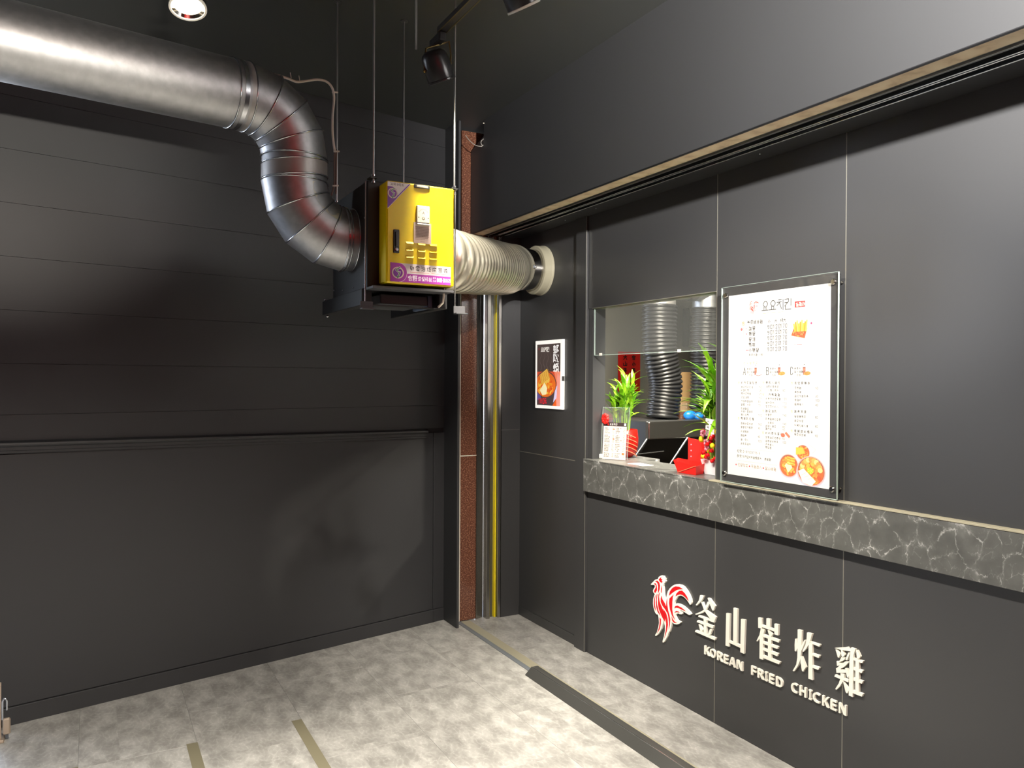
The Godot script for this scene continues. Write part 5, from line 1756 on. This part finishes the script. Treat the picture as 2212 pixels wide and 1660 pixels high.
func menu_tex() -> Texture2D:
	var W := 1600.0
	var H := 2364.0
	var c := Cv.new(1600, 2364, Color(0.80, 0.80, 0.785))
	var ink := Color(0.22, 0.20, 0.19)
	var dark := Color(0.16, 0.15, 0.14)
	var pale := Color(0.66, 0.65, 0.63)
	rooster_print(c, Vector2(0.216 * W, 0.040 * H), 0.62, Color(0.80, 0.20, 0.16))
	c.text("요요치킨", 0.352 * W, 0.050 * H, 120, 140, 122, 10, dark)
	for k in 3:
		c.seg(Vector2(0.37 + 0.075 * k, 0.1165) * Vector2(W, H), Vector2(0.43 + 0.07 * k, 0.1165) * Vector2(W, H), 6, Color(0.80, 0.60, 0.52))
	c.rect(0.679 * W, 0.071 * H, 0.096 * W, 0.031 * H, Color(0.80, 0.10, 0.10))
	c.text("崔雞炸", 0.689 * W, 0.076 * H, 42, 50, 46, 6, Color(0.97, 0.80, 0.76))
	# frame
	for e in [[0.115, 0.132, 0.878, 0.132], [0.886, 0.138, 0.886, 0.30], [0.107, 0.138, 0.107, 0.345]]:
		c.seg(Vector2(e[0] * W, e[1] * H), Vector2(e[2] * W, e[3] * H), 5, Color(0.68, 0.66, 0.64))
	c.text("吉", 0.150 * W, 0.149 * H, 44, 54, 50, 7, Color(0.80, 0.50, 0.28))
	c.text("無骨韓炸雞", 0.205 * W, 0.147 * H, 46, 54, 53, 5, ink)
	c.text("小", 0.418 * W, 0.150 * H, 44, 50, 50, 5, ink)
	c.text("大", 0.484 * W, 0.150 * H, 44, 50, 50, 5, ink)
	c.text("特大", 0.543 * W, 0.150 * H, 40, 50, 44, 5, ink)
	var row := ["甜醬", "辣醬", "醬油", "蒜味", "小辣醬"]
	for k in 5:
		var y := (0.179 + 0.0295 * k) * H
		c.text(row[k], 0.222 * W, y, 46, 56, 62, 6, ink)
		c.text("90", 0.410 * W, y, 46, 52, 46, 6, ink)
		c.text("120", 0.464 * W, y, 40, 52, 44, 6, ink)
		c.text("170", 0.536 * W, y, 40, 52, 40, 6, ink)
		if k in [0, 1, 4]:
			c.rect(0.190 * W, y + 22, 12 + 10 * k, 12, Color(0.72, 0.40, 0.42))
	c.text("無骨炸雞小大", 0.225 * W, 0.328 * H, 28, 34, 38, 3, ink)
	c.text("半份", 0.335 * W, 0.328 * H, 28, 34, 34, 3, ink)
	c.seg(Vector2(0.166 * W, 0.183 * H), Vector2(0.166 * W, 0.344 * H), 6, Color(0.62, 0.48, 0.48))
	c.oval(Vector2(0.144 * W, 0.193 * H), 18, 18, Color(0.76, 0.36, 0.36))
	# snack box
	var b := func(u, v): return Vector2(u * W, v * H)
	c.poly(PackedVector2Array([b.call(0.648, 0.248), b.call(0.775, 0.262), b.call(0.832, 0.213), b.call(0.812, 0.291), b.call(0.770, 0.330), b.call(0.671, 0.313)]), Color(0.94, 0.91, 0.90))
	for e in [[0.671, 0.313, 0.770, 0.330], [0.770, 0.330, 0.812, 0.291], [0.812, 0.291, 0.832, 0.213], [0.648, 0.248, 0.671, 0.313]]:
		c.seg(b.call(e[0], e[1]), b.call(e[2], e[3]), 5, Color(0.72, 0.68, 0.68))
	c.poly(PackedVector2Array([b.call(0.648, 0.243), b.call(0.672, 0.205), b.call(0.793, 0.215), b.call(0.773, 0.260)]), Color(0.80, 0.32, 0.14))
	fries(c, b.call(0.718, 0.230), 90, 44, 60, 2, [Color(0.85, 0.38, 0.18), Color(0.72, 0.22, 0.12), Color(0.93, 0.55, 0.30)])
	for k in 9:
		var u := 0.680 + 0.0125 * k
		c.seg(b.call(u + 0.004, 0.222), b.call(u + 0.006 * (k - 3) * 0.4, 0.186 - 0.008 * (k % 3)), 22, [Color(0.94, 0.66, 0.20), Color(0.88, 0.52, 0.12), Color(0.97, 0.76, 0.34)][k % 3])
	rooster_print(c, b.call(0.676, 0.283), 0.10, Color(0.80, 0.2, 0.2))
	c.rect(0.700 * W, 0.290 * H, 80, 10, Color(0.84, 0.42, 0.42))
	c.seg(b.call(0.795, 0.215), b.call(0.812, 0.192), 6, Color(0.85, 0.80, 0.45))
	c.rect(0.812 * W, 0.180 * H, 62, 36, Color(0.90, 0.86, 0.90))
	c.oval(b.call(0.832, 0.187), 13, 13, Color(0.72, 0.18, 0.34))
	# set meals
	c.seg(b.call(0.17, 0.360), b.call(0.82, 0.360), 3, pale)
	c.text("吉牛味原套", 0.166 * W, 0.372 * H, 36, 40, 52, 4, Color(0.62, 0.56, 0.46))
	for k in 3:
		var u: float = [0.160, 0.398, 0.634][k]
		c.glyph("ABC"[k], u * W, 0.402 * H, 58, 104, 8, dark)
		for r in 3:
			c.text(["無骨大", "甜小油雞", "半元份"][r], (u + 0.046) * W, (0.406 + 0.0165 * r) * H, 24, 28, 34, 3, ink)
		var x := (u + 0.137) * W
		c.rect(x - 5, 0.390 * H, 12, 9, dark)
		c.rect(x - 20, 0.405 * H, 40, 66, Color(0.85, 0.45, 0.36))
		c.rect(x - 20, 0.405 * H, 40, 14, Color(0.48, 0.28, 0.22))
		c.poly(PackedVector2Array([Vector2(x - 20, 0.424 * H), Vector2(x + 20, 0.420 * H), Vector2(x + 6, 0.440 * H), Vector2(x - 16, 0.446 * H)]), Color(0.55, 0.34, 0.28))
		if k == 0:
			for j in 8:
				c.seg(Vector2(x + j * 13, 0.4435 * H + 10 * sin(j * 0.45)), Vector2(x + 13 + j * 13, 0.4435 * H + 10 * sin((j + 1) * 0.45)), 9, Color(0.55, 0.45, 0.46))
		else:
			c.oval(Vector2(x + 42, 0.437 * H), 50, 24, Color(0.85, 0.50, 0.24), -0.1)
			fries(c, Vector2(x + 42, 0.436 * H), 36, 14, 12, k, [Color(0.94, 0.66, 0.28), Color(0.72, 0.34, 0.14)])
	c.seg(b.call(0.116, 0.463), b.call(0.882, 0.463), 4, pale)
	# three columns of small lines
	var keys := "無骨韓式炸雞甜醬辣蒜味油原年糕套餐牛肉麵飲紅茶豬起司飯雙人份部隊鍋"
	var g := RandomNumberGenerator.new()
	g.seed = 14
	var cols := [
		[0.110, [0.478, 0.504, 0.521, 0.539, 0.560, 0.581, 0.600, 0.622, 0.637, 0.655, 0.675, 0.703, 0.724, 0.747, 0.769, 0.793, 0.815], [0, 10], 0.325],
		[0.370, [0.477, 0.499, 0.518, 0.541, 0.563, 0.585, 0.604, 0.627, 0.648, 0.671, 0.691, 0.708, 0.723, 0.744, 0.769, 0.788, 0.806, 0.822], [0, 3, 7, 13], 0.570],
		[0.650, [0.478, 0.504, 0.524, 0.545, 0.565, 0.587, 0.622, 0.649, 0.671, 0.694, 0.722, 0.741], [0, 6, 10], 0.870],
	]
	for col in cols:
		var heads: Array = col[2]
		for k in (col[1] as Array).size():
			var v: float = col[1][k]
			var t := ""
			for j in (4 + g.randi() % 3 if k in heads else 3 + g.randi() % 5):
				t += keys[g.randi() % keys.length()]
			if k in heads:
				c.glyph("吉", col[0] * W, v * H, 30, 36, 4, Color(0.80, 0.62, 0.42))
				c.text(t, (col[0] + 0.033) * W, v * H, 30, 36, 48, 4, ink)
			else:
				c.text(t, (col[0] + 0.034) * W, v * H, 26, 31, 35, 3, ink)
				if g.randf() < 0.6:
					c.text(str(30 + 10 * (g.randi() % 13)), col[3] * W, v * H, 20, 28, 20, 3, ink)
	for e in [[0.117, 0.505, 0.640], [0.117, 0.70, 0.83], [0.374, 0.505, 0.53], [0.374, 0.565, 0.615], [0.374, 0.65, 0.70], [0.374, 0.77, 0.835], [0.655, 0.505, 0.60], [0.655, 0.65, 0.71], [0.655, 0.742, 0.755]]:
		c.seg(b.call(e[0], e[1]), b.call(e[0], e[2]), 4, pale)
	c.oval(b.call(0.576, 0.757), 32, 26, Color(0.78, 0.36, 0.26))
	c.seg(b.call(0.604, 0.744), b.call(0.636, 0.762), 32, Color(0.80, 0.40, 0.30))
	# foot lines
	c.seg(b.call(0.11, 0.848), b.call(0.50, 0.848), 3, pale)
	c.text("紅茶", 0.104 * W, 0.856 * H, 34, 38, 44, 4, ink)
	c.text("0-81503715-5", 0.165 * W, 0.857 * H, 24, 34, 25, 3, ink)
	c.text("飲茶", 0.104 * W, 0.883 * H, 34, 38, 44, 4, ink)
	c.text("牛肉起司年糕鍋部大", 0.164 * W, 0.884 * H, 30, 36, 36, 3, ink)
	c.text("原味雞", 0.395 * W, 0.884 * H, 30, 36, 36, 3, ink)
	c.seg(b.call(0.099, 0.917), b.call(0.518, 0.917), 4, pale)
	for k in 3:
		c.oval(b.call(0.094 + 0.145 * k, 0.941), 11, 11, Color(0.78, 0.22, 0.24))
		c.text(["紅醬起套", "年糕雙人", "釜山味雞"][k], (0.112 + 0.145 * k) * W, 0.930 * H, 38, 44, 46, 5, Color(0.58, 0.52, 0.48))
	# bowls
	food_bowl(c, b.call(0.765, 0.835), 100, 92, 31)
	c.poly(PackedVector2Array([b.call(0.70, 0.812), b.call(0.766, 0.810), b.call(0.78, 0.84), b.call(0.70, 0.85)]), Color(0.93, 0.66, 0.22))
	for e in [[0.795, 0.810, 0.820, 0.793], [0.820, 0.793, 0.880, 0.815], [0.880, 0.815, 0.850, 0.835]]:
		c.seg(b.call(e[0], e[1]), b.call(e[2], e[3]), 6, Color(0.70, 0.68, 0.70))
	food_bowl(c, b.call(0.633, 0.910), 146, 142, 32)
	c.poly(PackedVector2Array([b.call(0.595, 0.910), b.call(0.635, 0.888), b.call(0.668, 0.918), b.call(0.628, 0.946)]), Color(0.97, 0.92, 0.66))
	for k in 6:
		c.seg(b.call(0.62, 0.866 + 0.007 * k), b.call(0.69, 0.872 + 0.007 * k), 12, [Color(0.95, 0.72, 0.26), Color(0.86, 0.55, 0.15)][k % 2])
	food_bowl(c, b.call(0.838, 0.924), 205, 178, 33)
	for k in 11:
		var a := PI + PI * k / 10.0
		c.oval(b.call(0.838, 0.915) + Vector2(cos(a) * 130, sin(a) * 112), 34, 30, [Color(0.90, 0.62, 0.30), Color(0.95, 0.76, 0.48), Color(0.84, 0.52, 0.24)][k % 3])
	c.poly(PackedVector2Array([b.call(0.722, 0.930), b.call(0.772, 0.915), b.call(0.882, 0.972), b.call(0.845, 0.997), b.call(0.765, 0.985)]), Color(0.96, 0.90, 0.78))
	for k in 3:
		c.seg(b.call(0.752 + 0.03 * k, 0.950 + 0.008 * k), b.call(0.79 + 0.03 * k, 0.935 + 0.012 * k), 5, Color(0.86, 0.76, 0.60))
	for k in 12:
		var a := TAU * k / 12
		c.seg(b.call(0.832, 0.922), b.call(0.832, 0.922) + Vector2(cos(a) * 46, sin(a) * 38), 12, [Color(0.50, 0.78, 0.16), Color(0.76, 0.86, 0.25)][k % 2])
	# the sheet ends at the right: nothing is drawn past it
	return c.tex()

func food_bowl(c: Cv, p: Vector2, rx: float, ry: float, sd: int) -> void:
	c.oval(p + Vector2(-4, ry * 0.10), rx * 1.02, ry * 1.0, Color(0.66, 0.68, 0.76))
	c.oval(p, rx, ry, Color(0.88, 0.62, 0.60))
	c.oval(p, rx * 0.93, ry * 0.93, Color(0.55, 0.32, 0.26))
	c.oval(p + Vector2(0, ry * 0.04), rx * 0.87, ry * 0.87, Color(0.86, 0.36, 0.12))
	fries(c, p, rx * 0.76, ry * 0.74, 52, sd, [Color(0.90, 0.42, 0.14), Color(0.82, 0.28, 0.10), Color(0.95, 0.62, 0.24), Color(0.93, 0.52, 0.20)])

func poster_tex() -> Texture2D:
	var c := Cv.new(568, 780, Color(0.27, 0.22, 0.21))
	var g := RandomNumberGenerator.new()
	g.seed = 4
	c.rect(0, 350, 568, 430, Color(0.82, 0.30, 0.18))
	c.poly(PackedVector2Array([Vector2(420, 350), Vector2(568, 350), Vector2(568, 540), Vector2(470, 470)]), Color(0.90, 0.50, 0.38))
	c.poly(PackedVector2Array([Vector2(500, 360), Vector2(568, 420), Vector2(568, 780), Vector2(430, 780), Vector2(480, 560)]), Color(0.88, 0.56, 0.50))
	c.poly(PackedVector2Array([Vector2(0, 500), Vector2(30, 560), Vector2(470, 560), Vector2(450, 780), Vector2(0, 780)]), Color(0.30, 0.24, 0.25))
	c.poly(PackedVector2Array([Vector2(0, 600), Vector2(90, 620), Vector2(100, 700), Vector2(0, 720)]), Color(0.38, 0.32, 0.58))
	c.poly(PackedVector2Array([Vector2(450, 560), Vector2(500, 520), Vector2(480, 680), Vector2(400, 740)]), Color(0.80, 0.76, 0.90))
	c.poly(PackedVector2Array([Vector2(380, 780), Vector2(470, 690), Vector2(480, 780)]), Color(0.86, 0.36, 0.12))
	c.oval(Vector2(215, 510), 262, 168, Color(0.40, 0.26, 0.22))
	c.oval(Vector2(212, 515), 248, 158, Color(0.88, 0.42, 0.14))
	fries(c, Vector2(200, 540), 190, 110, 60, 9, [Color(0.93, 0.55, 0.14), Color(0.85, 0.32, 0.10), Color(0.96, 0.72, 0.25)])
	c.poly(PackedVector2Array([Vector2(70, 392), Vector2(250, 312), Vector2(320, 430), Vector2(300, 490), Vector2(100, 500)]), Color(0.93, 0.74, 0.32))
	for k in 7:
		for j in 5:
			c.seg(Vector2(85 + j * 44 + 4 * k, 400 - j * 17 + k * 17), Vector2(112 + j * 44 + 4 * k, 392 - j * 17 + k * 17), 8, Color(0.72, 0.46, 0.12))
	c.poly(PackedVector2Array([Vector2(70, 590), Vector2(190, 490), Vector2(255, 560), Vector2(235, 640), Vector2(130, 650)]), Color(0.97, 0.93, 0.74))
	# steam
	for k in 4:
		var x := 90.0 + 85 * k
		for j in 16:
			c.seg(Vector2(x + 22 * sin(j * 0.5 + k), 330 - j * 13), Vector2(x + 22 * sin((j + 1) * 0.5 + k), 330 - (j + 1) * 13), 12 - 0.5 * j, Color(0.38, 0.33, 0.32))
	rooster_print(c, Vector2(30, 40), 0.13, Color(0.85, 0.12, 0.12))
	c.text("요요치킨", 92, 40, 56, 58, 52, 9, Color(0.95, 0.93, 0.90))
	c.text("部", 398, 22, 130, 100, 0, 15, Color(0.97, 0.96, 0.95))
	c.text("隊", 398, 136, 130, 100, 0, 15, Color(0.97, 0.96, 0.95))
	c.text("鍋", 398, 250, 130, 110, 0, 15, Color(0.97, 0.96, 0.95))
	c.text("180元", 24, 690, 58, 72, 52, 11, Color(0.88, 0.12, 0.18))
	return c.tex()

# ---------------------------------------------------------------- on the floor
func floor_things() -> void:
	var st := mb()
	st.box(V(2.101, -0.006, -4.592), V(2.132, 0.0015, 2.9), 0.001)
	tag(put("threshold_strip", st, M["grey strip"]), "grey steel threshold strip set in the floor under the shutter", "threshold")
	tag(put("threshold_sill", bx(V(2.133, -0.006, -4.592), V(2.195, 0.0008, 2.9), 0.0005), M["pale strip"]), "pale stone sill strip beside the grey threshold", "sill")
	# steel bar over the threshold: two sloped plates
	var o := thing("shutter_bar", V(2.10, 0, -2.0), "dark steel ramp bar lying along the threshold", "bar")
	var f := Transform3D(Basis(Vector3(1, 0, 0), Vector3.UP, Vector3(0, 0, 1)), Vector3.ZERO)
	st = mb()
	st.ext(PackedVector2Array([Vector2(2.055, 0.0), Vector2(2.059, 0.0), Vector2(2.098, 0.034), Vector2(2.135, 0.034), Vector2(2.135, 0.037), Vector2(2.096, 0.037)]), f, -3.60, 2.4)
	put("ramp_plate", st, M["bar steel"], o)
	st = mb()
	st.ext(PackedVector2Array([Vector2(2.132, 0.034), Vector2(2.135, 0.037), Vector2(2.162, 0.003), Vector2(2.158, 0.002)]), f, -3.60, 2.4)
	put("rear_flange", st, M["bar steel"], o)
	st = bx(V(2.094, 0.0365, -3.60), V(2.098, 0.0378, 2.4))
	put("worn_edge", st, M["bead steel"], o)
	# tape strips
	var lab := ["olive tape strip on the floor, the shorter left one", "olive tape strip on the floor, the longer right one", "olive tape strip at the bottom left edge of the floor"]
	var ps := [[0.362, -3.606, 1.0], [0.817, -3.622, 1.0], [-0.094, -3.606, 0.6]]
	for k in 3:
		st = bx(V(ps[k][0], 0.0002, ps[k][1]), V(ps[k][0] + 0.046, 0.0011, ps[k][2]))
		tag(put("tape_strip", st, M["olive tape"]), lab[k], "tape", "tape strips on the floor")
	# latch post with padlock at the left edge
	o = thing("door_latch", V(-0.36, 0, -4.03), "brass padlock on a floor bolt at the far left of the siding wall", "padlock")
	put("bolt_bar", bx(V(-0.372, 0.0, -4.022), V(-0.347, 0.26, -4.008), 0.002), M["brass lock"], o)
	put("floor_socket", bx(V(-0.38, 0.0, -4.05), V(-0.335, 0.014, -3.99), 0.003), M["brass lock"], o)
	st = bx(V(-0.341, 0.035, -4.01), V(-0.312, 0.105, -3.99), 0.005)
	put("lock_body", st, M["brass lock"], o)
	st = mb()
	var sh := []
	for k in 13:
		var a := PI * k / 12
		sh.append(V(-0.333 - 0.008 * cos(a), 0.175 + 0.016 * sin(a), -4.0))
	sh.push_front(V(-0.341, 0.10, -4.0))
	sh.append(V(-0.325, 0.14, -4.0))
	st.tube(sh, 0.0042, 9)
	put("shackle", st, M["bead steel"], o)
